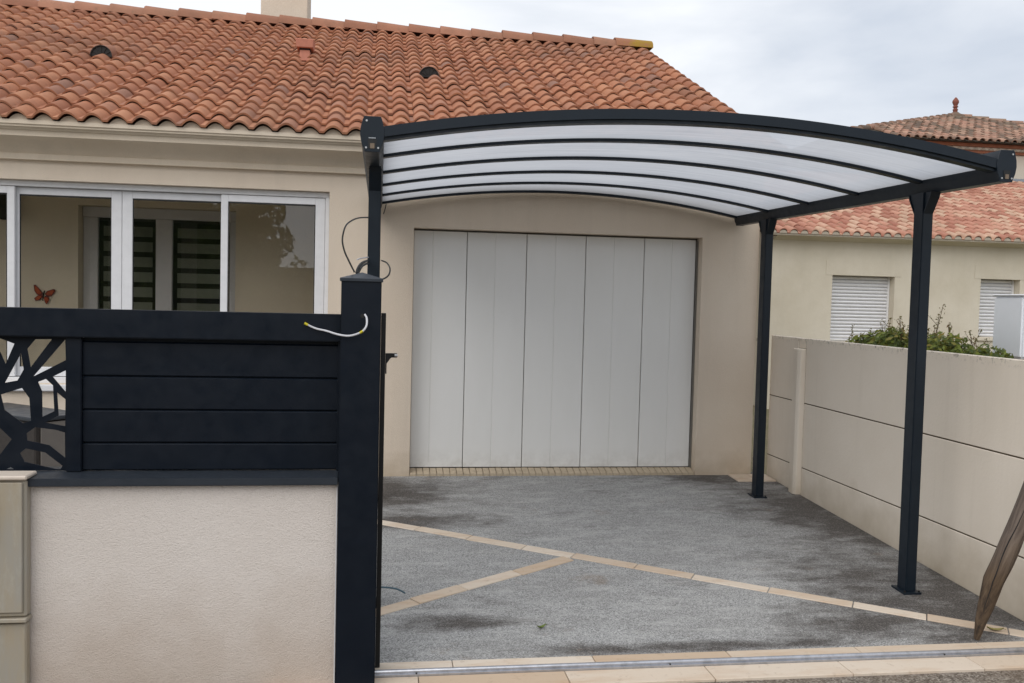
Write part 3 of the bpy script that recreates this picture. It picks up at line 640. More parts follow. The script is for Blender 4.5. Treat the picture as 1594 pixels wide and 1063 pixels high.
# ================================================================== CARPORT
cp = thing('carport', (1.52, -1.8, gz(-1.8)), 'anthracite metal carport with arched milky roof over the driveway', 'carport')
CY0, CY1 = -3.45, -0.06; XL, XR = -0.045, 3.09
def rise(y): return 0.0118*(y-CY0)
CXM, CHW = 1.515, 1.515
def arch(x, y): return 2.214+rise(y)+0.150*(1-((x-CXM)/CHW)**2)
bprof = [(-0.033, 0.0), (0.033, 0.0), (0.036, 0.014), (0.047, 0.04), (0.053, 0.075), (0.051, 0.105), (0.042, 0.140), (0.036, 0.155), (-0.036, 0.155), (-0.042, 0.140), (-0.051, 0.105), (-0.053, 0.075), (-0.047, 0.04), (-0.036, 0.014)]
for X0, sgn, which in ((XL, 1, 'left'), (XR, -1, 'right')):
    m = MB(); n = len(bprof)
    vs = [(X0+a, CY0+0.008, 2.15+b) for a, b in bprof]+[(X0+a, CY1-0.006, 2.15+b+rise(CY1)) for a, b in bprof]
    m.add(vs, [tuple(range(n-1, -1, -1)), tuple(range(n, 2*n))]+[(i, (i+1) % n, n+(i+1) % n, n+i) for i in range(n)])
    beam = m.build('side_beam', 'anthracite', cp, smooth=25)
    for yy, d in ((CY0, 0), (CY1-0.006, rise(CY1))):
        ec = MB().prism([(X0+a*1.03, 2.148+d+b*1.025) for a, b in bprof], 1, yy, yy+0.008).build('end_cap', 'anthracite', beam, bevel=0.0015)
    MB().prism([(X0-0.017, 2.165), (X0+0.017, 2.165), (X0+0.019, 2.205), (X0-0.019, 2.205)], 1, CY0-0.0025, CY0-0.0005).build('cap_notch', 'black_part', beam)
    bx('notch_clip', 'brown_wood', beam, X0-0.009, X0+0.010, CY0-0.004, CY0-0.0028, 2.163, 2.186, bevel=0)
    scr = [(-0.027, 2.166), (0.027, 2.166), (-0.026 if sgn > 0 else 0.028, 2.286)]
    for a, z in scr: MB().tube([(X0+a, CY0-0.004, z), (X0+a, CY0+0.002, z)], 0.0045, 10).build('screw', 'screw_metal', beam)
    if which == 'left':
        m = MB()
        for k in range(7): m.box(X0-0.0155+k*0.0045, X0-0.0125+k*0.0045, CY0-0.0036, CY0-0.003, 2.2075, 2.2118)
        m.build('cap_marking', 'print_mark', beam)
    # posts
    for yp in (-2.865, -0.765):
        xc = X0-0.038 if X0 > 1 else X0+0.012
        x0, x1, y0, y1 = xc-0.032, xc+0.032, yp, yp+0.09
        po = bx('post', 'anthracite', cp, x0, x1, y0, y1, gz(y0)+0.010, 2.15+rise(yp)+0.004, bevel=0.004, segs=2)
        MB().slab([(x0-0.022, y0-0.022), (x1+0.022, y0-0.022), (x1+0.022, y1+0.022), (x0-0.022, y1+0.022)], lambda x, y: gz(y)+0.011, 0.013).build('base_plate', 'anthracite', po, bevel=0.001)
        for sx_, sy_ in ((x0-0.012, y0-0.011), (x1+0.012, y0-0.011)):
            MB().tube([(sx_, sy_, gz(sy_)+0.009), (sx_, sy_, gz(sy_)+0.02)], 0.007, 6).build('bolt', 'black_part', po)
        ztop = 2.15+rise(yp)+0.002
        for dr in (-1, 1):              # braces in line with the beam: a web plate and two cheeks
            ye = y0 if dr < 0 else y1
            hyp = [(ye, ztop-0.118), (ye+dr*0.016, ztop-0.094), (ye+dr*0.056, ztop-0.030), (ye+dr*0.066, ztop), (ye+dr*0.058, ztop), (ye+dr*0.049, ztop-0.028), (ye+dr*0.011, ztop-0.091), (ye, ztop-0.108)]
            br = MB().prism(hyp, 0, xc-0.029, xc+0.029).build('brace', 'anthracite', po)
            for q in (-0.023, 0.017):
                MB().prism([(ye, ztop-0.107), (ye+dr*0.0105, ztop-0.090), (ye+dr*0.048, ztop-0.028), (ye+dr*0.057, ztop), (ye, ztop)], 0, xc+q, xc+q+0.006).build('brace_cheek', 'anthracite', br)
NS = 36
def arch_bar(name, y0, y1, h0, h1, mat='anthracite', x0=0.0, x1=3.045):
    m = MB(); vs = []
    for i in range(NS+1):
        x = x0+(x1-x0)*i/NS; ym = (y0+y1)/2; z = arch(x, ym)
        vs += [(x, y0, z+h0), (x, y1, z+h0), (x, y1, z+h1), (x, y0, z+h1)]
    fs = [(3, 2, 1, 0), (NS*4, NS*4+1, NS*4+2, NS*4+3)]
    for i in range(NS):
        for k in range(4): fs.append((i*4+k, i*4+(k+1) % 4, i*4+4+(k+1) % 4, i*4+4+k))
    m.add(vs, fs); return m.build(name, mat, cp, smooth=35)
ribs = [CY0, -2.79, -2.10, -1.415, -0.73, CY1]
arch_bar('front_arch', CY0+0.004, CY0+0.062, 0.003, 0.050)
arch_bar('front_arch_lip', CY0+0.018, CY0+0.075, -0.012, 0.003)
for y in ribs[1:5]: arch_bar('rib', y-0.026, y+0.026, -0.002, 0.034); 
arch_bar('rear_arch', CY1-0.055, CY1-0.004, -0.004, 0.044)
ends = [CY0+0.062, *[None]*4, CY1-0.055]
for i in range(5):
    ya = (CY0+0.0625) if i == 0 else ribs[i]+0.0265; yb = (CY1-0.0555) if i == 4 else ribs[i+1]-0.0265
    m = MB(); vs = []
    for k in range(NS+1):
        x = 0.0+3.045*k/NS
        for q in range(4):
            y = ya+(yb-ya)*q/3; vs.append((x, y, arch(x, y)+0.014))
    m.add(vs, [(k*4+q, k*4+4+q, k*4+5+q, k*4+1+q) for k in range(NS) for q in range(3)])
    m.build('roof_panel', 'poly', cp, smooth=True)

# ================================================================== FENCE, GATE PILLAR
PX0, PX1, PY0, PY1 = -0.158, 0.008, -3.78, -3.615
gp = thing('gate_pillar', (-0.075, -3.70, -0.20), 'dark anthracite gate pillar with pointed cap and trailing wires', 'gate pillar')
m = MB().box(PX0, PX1, PY0, PY1, -0.2, 1.566); pil = m.build('pillar_body', 'anthracite_fence', gp, bevel=0.004, segs=2)
capm = MB(); a0, a1, b0, b1 = PX0-0.006, PX1+0.006, PY0-0.006, PY1+0.006
capm.add([(a0, b0, 1.560), (a1, b0, 1.560), (a1, b1, 1.560), (a0, b1, 1.560), (a0, b0, 1.574), (a1, b0, 1.574), (a1, b1, 1.574), (a0, b1, 1.574), ((a0+a1)/2, (b0+b1)/2, 1.600)],
         [(0, 3, 2, 1), (0, 1, 5, 4), (1, 2, 6, 5), (2, 3, 7, 6), (3, 0, 4, 7), (4, 5, 8), (5, 6, 8), (6, 7, 8), (7, 4, 8)])
capm.build('pillar_cap', 'cap_grey', gp, bevel=0.0015)
bx('gate_channel', 'black_part', gp, 0.009, 0.030, -3.60, -3.555, -0.155, 1.427, bevel=0.002)
bx('channel_mount', 'black_part', gp, -0.03, 0.008, -3.614, -3.57, -0.155, 1.40, bevel=0.002)
ctc = MB().prism([(0.0305, 1.16), (0.036, 1.16), (0.036, 1.205), (0.052, 1.228), (0.056, 1.232), (0.081, 1.232), (0.081, 1.250), (0.0305, 1.250)], 1, -3.592, -3.562).build('latch_catch', 'black_part', gp, bevel=0.001)
MB().tube([(0.070, -3.594, 1.242), (0.083, -3.594, 1.242)], 0.006, 10).build('catch_roller', 'screw_metal', ctc)
MB().tube([(-0.069, PY0-0.0015, 1.417), (-0.069, PY0+0.004, 1.417)], 0.009, 14).build('cable_hole', 'black_part', pil)

lw = thing('low_wall', (-1.5, -3.65, -0.2), 'rendered beige low wall under the dark fence, dirty at its foot', 'wall')
MB().box(-3.2, -0.166, -3.75, -3.55, -0.2, 0.704).build('wall_body', 'low_wall_render', lw)
bx('corner_bead', 'white_frame', lw, -0.1658, -0.1615, -3.7515, -3.735, -0.2, 0.704, bevel=0)
MB().prism([(-3.785, 0.706), (-3.515, 0.706), (-3.515, 0.738), (-3.62, 0.744), (-3.785, 0.738)], 0, -3.2, -0.160).build('wall_cap', 'cap_grey', lw, bevel=0.003, segs=2)

fn = thing('garden_fence', (-1.2, -3.63, 0.745), 'dark slatted fence with a leaf-vein cut-out panel on the low wall', 'fence')
FYA = -3.652
bx('top_rail', 'anthracite_fence', fn, -2.62, -0.160, -3.690, -3.60, 1.302, 1.419, bevel=0.004, segs=2)
bx('fence_post', 'anthracite_fence', fn, -1.272, -1.210, -3.668, -3.605, 0.7445, 1.301, bevel=0.003, segs=2)
bx('fence_post', 'anthracite_fence', fn, -2.62, -2.56, -3.668, -3.605, 0.7445, 1.301, bevel=0.003, segs=2)
bx('end_channel', 'anthracite_fence', fn, -0.172, -0.160, -3.664, -3.61, 0.7445, 1.301, bevel=0.001)
zs = [0.7455, 0.862, 1.001, 1.141, 1.288]
for i in range(4):
    z0, z1 = zs[i]+0.0015, zs[i+1]-0.0015
    MB().prism([(FYA+0.03, z0-0.009 if i else z0), (FYA+0.014, z0-0.009 if i else z0), (FYA+0.0138, z0), (FYA+0.006, z0), (FYA, z0+0.005), (FYA, z1-0.006), (FYA+0.007, z1), (FYA+0.012, z1), (FYA+0.0122, z1-0.02), (FYA+0.03, z1-0.02)], 0, -1.209, -0.173).build('slat', 'anthracite_fence', fn)
bx('rail_lip', 'anthracite_fence', fn, -1.209, -0.173, FYA+0.0135, FYA+0.03, 1.27, 1.3015, bevel=0)
# laser-cut panel: outline with holes, drawn once and repeated leftwards
holes = [[(-14, 28), (10, 35), (108, 72), (42, 225), (5, 145), (-26, 90)], [(158, 142), (178, 265), (132, 348), (35, 366)], [(265, 38), (390, 38), (230, 250), (205, 110)], [(490, 40), (495, 195), (248, 320)],
         [(395, 320), (495, 272), (495, 437)], [(285, 360), (345, 337), (398, 385), (408, 580), (318, 622), (315, 430)], [(5, 455), (165, 405), (220, 480), (233, 652), (172, 670), (33, 570)],
         [(428, 437), (492, 490), (490, 692), (340, 665), (440, 612)], [(200, 745), (265, 700), (420, 720), (488, 740), (490, 930), (370, 835), (205, 800)], [(150, 895), (195, 860), (340, 890), (470, 990), (455, 1030), (420, 1030), (185, 960)],
         [(-60, 690), (0, 705), (88, 790), (0, 905), (-70, 850)], [(45, 1030), (82, 1000), (105, 1030)]]
cu = bpy.data.curves.new('cut_panel', 'CURVE'); cu.dimensions = '2D'; cu.fill_mode = 'BOTH'; cu.extrude = 0.002
def spl(pts):
    s = cu.splines.new('POLY'); s.points.add(len(pts)-1); s.use_cyclic_u = True
    for p, (a, b) in zip(s.points, pts): p.co = (a, b, 0, 1)
spl([(-2.558, 0.7448), (-1.2725, 0.7448), (-1.2725, 1.3008), (-2.558, 1.3008)])
for rep in range(4):
    for h in holes:
        pts = []
        for zx, zy in h:
            q = pix(zx/4.83, 520+zy/4.83, 1, FYA+0.01); pts.append((min(q.x, -1.279)-rep*0.305, max(0.7505, min(q.z, 1.292))))
        if all(-2.55 < p[0] < -1.275 for p in pts): spl(pts)
co = bpy.data.objects.new('tmp', cu); col.objects.link(co)
dg = bpy.context.evaluated_depsgraph_get(); me = bpy.data.meshes.new_from_object(co.evaluated_get(dg)); bpy.data.objects.remove(co)
for v in me.vertices:
    x, y, z = v.co; v.co = Vector((x, FYA+0.012-z, y))-BASE[fn]
me.materials.clear(); me.materials.append(M['anthracite_fence']); link('cut_out_panel', me, None, fn)

mb = thing('meter_box', (-1.68, -3.76, -0.2), 'weathered beige electric meter cabinet set against the low wall', 'meter box')
X0, X1 = -1.98, -1.375
bx('cabinet', 'meter', mb, X0, X1, -3.80, -3.7505, 0.185, 0.735, bevel=0.006); 
bx('cabinet_top', 'pvc_pipe', mb, X0-0.01, X1+0.006, -3.818, -3.70, 0.7385, 0.756, bevel=0.005)
dr = bx('cabinet_door', 'meter', mb, X0+0.01, X1-0.012, -3.812, -3.8005, 0.205, 0.728, bevel=0.003)
MB().prism([(-1.50, -3.8125), (-1.51, -3.826), (-1.60, -3.826), (-1.90, -3.826), (-1.91, -3.8125)], 2, 0.225, 0.71).build('door_panel', 'meter', dr, bevel=0.004)
bx('door_window', 'cap_grey', dr, -1.72, -1.49, -3.8295, -3.8265, 0.50, 0.66, bevel=0.001)
bx('cabinet_ledge', 'meter', mb, X0, X1+0.004, -3.815, -3.7508, 0.165, 0.182, bevel=0.003)
bx('lower_cabinet', 'meter', mb, X0, X1-0.002, -3.797, -3.751, -0.2, 0.155, bevel=0.006)
MB().prism([(-1.51, -3.7975), (-1.52, -3.81), (-1.9, -3.81), (-1.91, -3.7975)], 2, -0.2, 0.14).build('lower_panel', 'meter', mb, bevel=0.004)

rl = thing('gate_rail', (1.5, -3.663, -0.168), 'bare metal sliding gate rail across the stone threshold', 'rail')
MB().prism([(-3.682, -0.1675), (-3.644, -0.1675), (-3.644, -0.157), (-3.654, -0.154), (-3.672, -0.154), (-3.682, -0.157)], 0, -0.15, 4.8).build('rail_base', 'alu', rl)
MB().tube([(-0.15, -3.663, -0.149), (4.8, -3.663, -0.149)], 0.0105, 14).build('rail_bead', 'alu', rl, smooth=True)
for x in (0.19, 1.35, 2.72): MB().tube([(x, -3.677, -0.156), (x, -3.677, -0.152)], 0.004, 8).build('rail_screw', 'black_part', rl)

# cables
def spline(pts, n=8):
    P = [Vector(p) for p in pts]; out = []
    for i in range(len(P)-1):
        p0 = P[max(i-1, 0)]; p1 = P[i]; p2 = P[i+1]; p3 = P[min(i+2, len(P)-1)]
        for k in range(n):
            t_ = k/n; out.append(0.5*((2*p1)+(-p0+p2)*t_+(2*p0-5*p1+4*p2-p3)*t_*t_+(-p0+3*p1-3*p2+p3)*t_**3))
    out.append(P[-1]); return out
def pathpx(pts): return spline([pix(x, y, 1, d) for x, y, d in pts])
def cable(name, pts, r, mat, label, **kw):
    q = pathpx(pts); m = MB().tube(q, r, 7); return tag(m.build(name, mat, None, smooth=True, loc=tuple(q[0])), label, 'cable')
o = cable('cable', [(568, 489.5, -3.783), (571, 496, -3.80), (570, 508, -3.815), (562, 517, -3.815), (545, 522.5, -3.80), (528, 521, -3.785), (508, 515, -3.72), (491, 511, -3.70), (474, 503, -3.696)], 0.0042, 'cable_white', 'white cable hanging out of the pillar across the fence rail')
q = pathpx([(568, 489.5, -3.783), (571, 496, -3.80), (570, 508, -3.815), (562, 517, -3.815), (545, 522.5, -3.80), (528, 521, -3.785), (508, 515, -3.72), (491, 511, -3.70), (474, 503, -3.696)])
MB().tube(q[-4:], 0.0055, 8).build('wire_end', 'yellow_tip', o, smooth=True); MB().tube(q[22:26], 0.0052, 8).build('marker_sleeve', 'yellow_tip', o, smooth=True)
PT = (-3.70)
cable('cable', [(552, 424, -3.70), (543, 406, -3.70), (536, 390, -3.70), (533, 372, -3.70), (538, 352, -3.68), (548, 343, -3.5), (560, 339, -3.2), (573, 338.5, -2.88)], 0.0036, 'cable_black', 'thin black cable in a high loop from pillar to carport post')
cable('cable', [(555, 425, -3.69), (558, 416, -3.66), (564, 409, -3.5), (573, 405.5, -2.88)], 0.006, 'cable_black', 'upper of two thick black cables from the pillar cap', )
cable('cable', [(557, 426, -3.69), (561, 418, -3.66), (566, 412.5, -3.5), (573, 409.5, -2.88)], 0.0055, 'cable_black', 'lower of two thick black cables from the pillar cap')
cable('cable', [(594, 405.5, -2.88), (602, 409, -3.2), (607, 418, -3.5), (605, 428, -3.6), (597, 434, -3.62), (590, 434, -3.625)], 0.0036, 'cable_black', 'black cable loop to the right of the pillar cap')
cable('cable', [(556, 404, -3.45), (562, 402, -3.2), (573, 400.5, -2.88)], 0.0032, 'cable_white', 'short white cable end above the pillar cap')
o = cable('cable', [(586, 914.5, -3.56), (596, 914, -3.54), (612, 915.5, -3.50), (622, 918.5, -3.47), (630, 923, -3.44)], 0.004, 'cable_blue', 'short blue grey cable sticking out low beside the gate channel')
cable('cable', [(597, 333, -0.19), (599.5, 325, -0.17), (601, 318, -0.12)], 0.004, 'cable_black', 'black cable stub under the rear left carport corner')

# ================================================================== BOUNDARY WALL, STAKE
bw = thing('boundary_wall', (3.465, -1.9, -0.2), 'precast concrete panel wall between driveway and neighbour', 'wall')
zt = 1.2406
def bay(y0, y1):
    for k in range(3):
        z1 = zt-0.53*k-(0.003 if k else 0); z0 = zt-0.53*(k+1)+0.004
        if k == 2: z0 = -0.33
        MB().box(3.442+random.uniform(-0.001, 0.001), 3.488, y0+0.003, y1-0.003, z0, z1).build('panel', 'precast', bw, bevel=0.004, segs=1)
bay(-0.545, -0.012); bay(-3.42, -0.675); bay(-4.35, -3.56)
for y0, ztop_ in ((-0.675, 1.155), (-3.56, 1.2)):
    MB().prism([(3.385, y0+0.028), (3.40, y0), (3.4415, y0), (3.52, y0), (3.52, y0+0.13), (3.40, y0+0.13), (3.385, y0+0.10)], 2, -0.33, ztop_).build('concrete_post', 'precast', bw, bevel=0.006)
bx('post_joint', 'precast', bw, 3.444, 3.486, -0.675, -0.545, 1.157, zt-0.003)
bx('joint_filler', 'joint_dark', bw, 3.446, 3.484, -4.35, -0.012, -0.33, 1.22, bevel=0)

st = [pix(x, y, 1, -3.50-0.004*i) for i, (x, y) in enumerate([(1520.5, 991), (1527, 968), (1533.5, 946), (1546.5, 904), (1559, 878), (1571, 850), (1584, 820), (1601, 779), (1621, 729), (1638, 688)])]
base = Vector(st[0]); base.z = -0.158; st[0].z = -0.157
sm = MB(); rad = [0.013, 0.027, 0.037, 0.047, 0.0485, 0.049, 0.0495, 0.05, 0.05, 0.05]
pts = []; rr = []
for i in range(len(st)-1):
    for k in range(5):
        f = k/5; p = st[i].lerp(st[i+1], f); r_ = rad[i]*(1-f)+rad[i+1]*f
        pts.append(p); rr.append(r_)
sm.tube(pts, rr, 26)
axis = (st[-1]-st[0]).normalized()
nv = []
for idx, v in enumerate(sm.v):
    p = Vector(v); ring = idx//26; k = idx % 26; c = pts[min(ring, len(pts)-1)]; a = 2*math.pi*k/26
    d = p-c; f = 1+0.09*mnoise.noise(Vector((math.cos(a)*1.6, math.sin(a)*1.6, ring*0.12)))+0.03*mnoise.noise(Vector((k*1.7, ring*0.05, 3)))
    nv.append(tuple(c+d*f))
sm.v = nv
stake = tag(sm.build('wooden_stake', 'old_wood', None, smooth=70, loc=tuple(base)), 'weathered pointed wooden stake leaning towards the panel wall', 'stake')
# a drying crack: thin dark wedges along the front
cr_ = MB(); fr = []
for i in range(8, 36):
    c = pts[i]; r_ = rr[i]; d = (CAM-c); d -= axis*d.dot(axis); d.normalize(); sd_ = d.cross(axis)
    ph = 0.12+0.1*math.sin(i*0.33); wdt = 0.0028*math.sin(math.pi*(i-8)/28)+0.0006
    q = c+d*(r_*1.0)*math.cos(ph)+sd_*r_*math.sin(ph); fr.append(q)
cr_.tube(fr, [0.0028*math.sin(math.pi*i/(len(fr)-1))+0.0008 for i in range(len(fr))], 6)
cr_.build('crack', 'vent_black', stake, smooth=True)

def leafthing(px, py, mat, label, L, ang, z_up=0.006):
    c = pix_slope(px, py, GZ0+z_up, GS); m = MB(); d = Vector((math.cos(ang), math.sin(ang), 0)); n_ = Vector((-d.y, d.x, 0))
    row = []
    for k in range(7):
        f = k/6; w_ = L*0.2*math.sin(math.pi*(f*0.94+0.05))**0.8; curl = 0.012*(2*f-1)**2
        for sgn in (-1, 0, 1): row.append(c+d*L*(f-0.5)+n_*w_*sgn+Vector((0, 0, curl+0.006*abs(sgn))))
    top = [tuple(p) for p in row]; bot = [(p.x, p.y, p.z-0.001) for p in row]
    m.add(top+bot, [(k*3+q, k*3+q+1, k*3+q+4, k*3+q+3) for k in range(6) for q in range(2)]+[(21+k*3+q+3, 21+k*3+q+4, 21+k*3+q+1, 21+k*3+q) for k in range(6) for q in range(2)])
    m.tube([c+d*L*0.48+Vector((0, 0, 0.012)), c+d*L*0.66+Vector((0, 0, 0.008))], 0.0015, 5)
    tag(m.build('fallen_leaf', mat, None, smooth=60, loc=(c.x, c.y, c.z)), label, 'leaf')
leafthing(843, 977, 'green_leaf', 'small green leaf lying on the driveway gravel', 0.055, 0.5)
leafthing(1549, 981, 'dry_leaf', 'pale yellow leaf on the stone strip beside the wooden stake', 0.08, -0.35, 0.010)

# ================================================================== NEIGHBOUR'S SIDE
def blob_leaves(m, c, r, n, size, rg, flat=1.0, up=0.3):
    for _ in range(n):
        while True:
            p = Vector((rg.uniform(-1, 1), rg.uniform(-1, 1), rg.uniform(-1, 1)))
            if 0.05 < p.length < 1: break
        p = p.normalized()*p.length**0.5
        q = Vector(c)+Vector((p.x*r[0], p.y*r[1], p.z*r[2]))
        leaf(m, q, (p+Vector((rg.gauss(0, .6), rg.gauss(0, .6), rg.gauss(up, .5)))).normalized(), size*rg.uniform(0.6, 1.3), rg)
def leaf(m, q, n, s, rg):
    a = n.orthogonal().normalized(); b = n.cross(a); t_ = rg.uniform(0, 6.28); u = a*math.cos(t_)+b*math.sin(t_); v = n.cross(u)
    m.add([q-u*s, q+v*s*0.45+n*s*0.12, q+u*s, q-v*s*0.45+n*s*0.12], [(0, 1, 2), (0, 2, 3)])
def shrub(px, Xp, rx, ry, top, sprigs, label, seed, zlo=0.95):
    rg = random.Random(seed); c0 = pix(px, 545, 0, Xp)
    root = thing('shrub', (Xp, c0.y, -0.21), label, 'shrub', None)
    m = MB(); s_ = MB(); ms = MB()
    for k in range(10):
        bxx = Xp+rg.uniform(-rx, rx)*0.8; byy = c0.y+rg.uniform(-ry, ry)*0.9; bz = rg.uniform(zlo+0.1, top+0.0)
        blob_leaves(m, (bxx, byy, bz), (0.13, 0.17, 0.11), 260, 0.024, rg)
        s_.tube([(Xp+rg.uniform(-.05, .05), c0.y+rg.uniform(-.05, .05), -0.21), ((Xp+bxx)/2, (c0.y+byy)/2, 0.5), (bxx, byy, bz)], [0.016, 0.011, 0.005], 6)
    blob_leaves(m, (Xp, c0.y, 0.55), (rx, ry, 0.5), 700, 0.024, rg)
    for (sx, sy_) in sprigs:
        tip = pix(sx, sy_, 0, Xp+rg.uniform(-0.05, 0.05)); b = Vector((Xp+rg.uniform(-.1, .1), tip.y+rg.uniform(-.05, .05), 1.0)); mid = b.lerp(tip, 0.5)+Vector((rg.uniform(-.02, .02), rg.uniform(-.03, .03), 0))
        path = spline([b, mid, tip], 8); s_.tube(path, [0.004-0.0025*i/(len(path)-1) for i in range(len(path))], 5)
        for i, p in enumerate(path[4:]):
            for _ in range(4 if i < len(path)-7 else 3):
                d = Vector((rg.gauss(0, 1), rg.gauss(0, 1), rg.gauss(0.4, .6))).normalized(); leaf(ms, p+d*rg.uniform(0.004, 0.03*(1.3-i/len(path))), d, rg.uniform(0.007, 0.013), rg)
        for _ in range(2):
            p = path[rg.randint(6, len(path)-4)]; e = p+Vector((rg.uniform(-.03, .03), rg.uniform(-.09, .09), rg.uniform(.04, .08))); s_.tube([p, e], [0.002, 0.001], 5)
            for f in (0.4, 0.6, 0.8, 1.0):
                d = Vector((rg.gauss(0, 1), rg.gauss(0, 1), rg.gauss(0.4, .6))).normalized(); leaf(ms, p.lerp(e, f)+d*0.008, d, rg.uniform(0.006, 0.011), rg)
    m.build('foliage', 'shrub_leaf', root, recalc=False); ms.build('sprig_leaves', 'sprig_leaf', root, recalc=False); s_.build('stem', 'bark', root, smooth=True)
shrub(1362, 3.72, 0.14, 0.20, 1.22, [(1327, 507), (1340, 520), (1356, 513), (1373, 503)], 'leafy green shrub behind the wall in front of the first shutter', 11)
shrub(1395, 3.74, 0.16, 0.24, 1.27, [(1386, 496), (1400, 497), (1401, 494), (1416, 508), (1407, 508)], 'bushy green shrub partly hidden by the front right carport post', 12)
shrub(1462, 3.72, 0.16, 0.24, 1.25, [(1468, 476), (1462, 490), (1455, 508), (1482, 508), (1476, 505), (1446, 512)], 'shrub with the tallest upright sprig behind the wall', 13)
shrub(1522, 3.72, 0.15, 0.22, 1.25, [(1510, 516), (1527, 515), (1500, 528), (1518, 525), (1536, 528)], 'green shrub growing next to the white box', 14, 0.98)

yn = pix(1591, 505, 0, 3.97).y; xe = 4.5
stn = thing('stand', (4.22, -2.3, -0.21), 'low brown wooden stand carrying the white box behind the wall', 'stand')
bx('stand_top', 'brown_wood', stn, 3.93, xe+0.04, yn-0.03, -2.15, 1.178, 1.206)
for x in (3.96, 4.43):
    for y in (yn+0.02, -2.25): bx('leg', 'brown_wood', stn, x, x+0.05, y, y+0.05, -0.21, 1.177)
wb = thing('white_cabinet', (4.22, -2.3, 1.207), 'plain white box standing behind the wall at right edge', 'box')
bx('body', 'white_box', wb, 3.972, xe, yn, -2.2, 1.2075, 1.598, bevel=0.012, segs=2); bx('lid', 'white_frame', wb, 3.966, xe+0.006, yn-0.006, -2.194, 1.599, 1.612, bevel=0.005)

nh = thing('neighbour_house', (9.0, 6.5, -0.21), 'cream neighbouring bungalow with pink tiled roof and closed white shutters', 'house')
NY = 6.5; NX0, NX1 = 6.36, 15.5; NE = 2.63
w1 = (7.423, 8.537, 0.93, 2.032); w2 = (10.115, 10.85, 1.05, 2.043)
nm = MB()
def nf(x0, x1, z0, z1): nm.box(x0, x1, NY, NY+0.25, z0, z1)
nf(NX0, w1[0], -0.21, NE+0.05); nf(w1[1], w2[0], -0.21, NE+0.05); nf(w2[1], NX1, -0.21, NE+0.05)
for w_ in (w1, w2): nf(w_[0], w_[1], -0.21, w_[2]); nf(w_[0], w_[1], w_[3], NE+0.05)
nm.box(NX0, NX0+0.25, NY+0.25, 11.7, -0.21, NE+0.05); nm.box(NX1-0.25, NX1, NY+0.25, 11.7, -0.21, NE+0.05)
nm.prism([(NY+0.25, NE+0.052), (11.7, NE+0.052), (11.7, NE+1.65)], 0, NX0, NX0+0.25); nm.prism([(NY+0.25, NE+0.052), (11.7, NE+0.052), (11.7, NE+1.65)], 0, NX1-0.25, NX1)
nm.build('wall', 'neighbour_render', nh)
for (x0, x1, z0, z1) in (w1, w2):
    wi = bx('window', 'white_frame', nh, x0+0.002, x1-0.002, NY+0.19, NY+0.24, z0+0.002, z1-0.002, bevel=0)
    for a in ((x0+0.002, x0+0.035), (x1-0.035, x1-0.002)): bx('shutter_track', 'white_frame', wi, a[0], a[1], NY+0.14, NY+0.189, z0+0.002, z1-0.002)
    z = z1-0.004; h = 0.058
    while z > z0+0.03:
        zb = max(z0+0.004, z-h)
        MB().prism([(NY+0.186, zb+0.002), (NY+0.164, zb+0.002), (NY+0.156, zb+0.012), (NY+0.150, (z+zb)/2), (NY+0.158, z-0.016), (NY+0.178, z-0.004), (NY+0.184, z-0.001), (NY+0.186, z-0.001)], 0, x0+0.036, x1-0.036).build('shutter_slat', 'white_frame', wi)
        z -= h
    MB().box(x0-0.05, x1+0.05, NY-0.04, NY-0.001, z0-0.06, z0-0.003).build('window_sill', 'neighbour_render', nh, bevel=0.006)
    MB().box(x0-0.12, x1+0.12, NY-0.006, NY-0.001, z1+0.002, z1+0.24).build('lintel_band', 'neighbour_render', nh)
NT_ = 0.335; ney, nez = 6.22, 2.655
dk = MB(); y1 = 11.72
dk.add([(NX0-0.2, ney+0.12, nez+0.03), (NX1+0.2, ney+0.12, nez+0.03), (NX1+0.2, y1, nez+NT_*(y1-ney)-0.02), (NX0-0.2, y1, nez+NT_*(y1-ney)-0.02),
        (NX0-0.2, ney+0.14, nez-0.02), (NX1+0.2, ney+0.14, nez-0.02), (NX1+0.2, y1, nez+NT_*(y1-ney)-0.09), (NX0-0.2, y1, nez+NT_*(y1-ney)-0.09)], [(0, 1, 2, 3), (4, 7, 6, 5), (0, 4, 5, 1), (1, 5, 6, 2), (2, 6, 7, 3), (3, 7, 4, 0)])
nroof = dk.build('roof', 'under_tile', nh, recalc=False)
t1 = wave_tile('roof_tile', 0.18, 1, 0.30*1.2, 0.064, 0.018, rollfrac=0.72, rs=6, ps=2)
roof_field(t1, 'clay_pink', NX1+0.2, 60, 0.18, 19, 0.30, ney, nez, NT_, nroof, 0.055, 0.018, lambda x, y, z: (vis_size(x, y, z) if x < 11.9 and x > 6.1 else 0.001)-(0.0008 if y > 11 else 0), rnd=8)
# mortared eave ends
em = MB(); x = NX1+0.2-0.117-0.18*52
while x < 12.2:
    pass; em.prism([(x+0.063*math.cos(math.pi*k/8), nez+0.016+0.052*math.sin(math.pi*k/8)) for k in range(9)], 1, ney-0.006, ney+0.06); x += 0.18
em.box(NX0-0.19, 12.4, ney+0.012, ney+0.118, nez-0.012, nez+0.0155)
tag(em.build('eave_mortar', 'mortar', nroof), kind='stuff')
sf = MB(); sf.prism([(NY-0.002, NE-0.05), (NY-0.10, NE-0.0), (ney+0.05, NE+0.015), (ney+0.05, NE+0.03), (NY-0.002, NE+0.05)], 0, NX0, NX1); sf.build('eave_soffit', 'neighbour_render', nh)
MB().slab([(NX0, 11.45), (NX1, 11.45), (NX1, 11.72), (NX0, 11.72)], lambda x, y: nez+NT_*(y-ney)+0.095, 0.02).build('flashing', 'flashing', nroof)

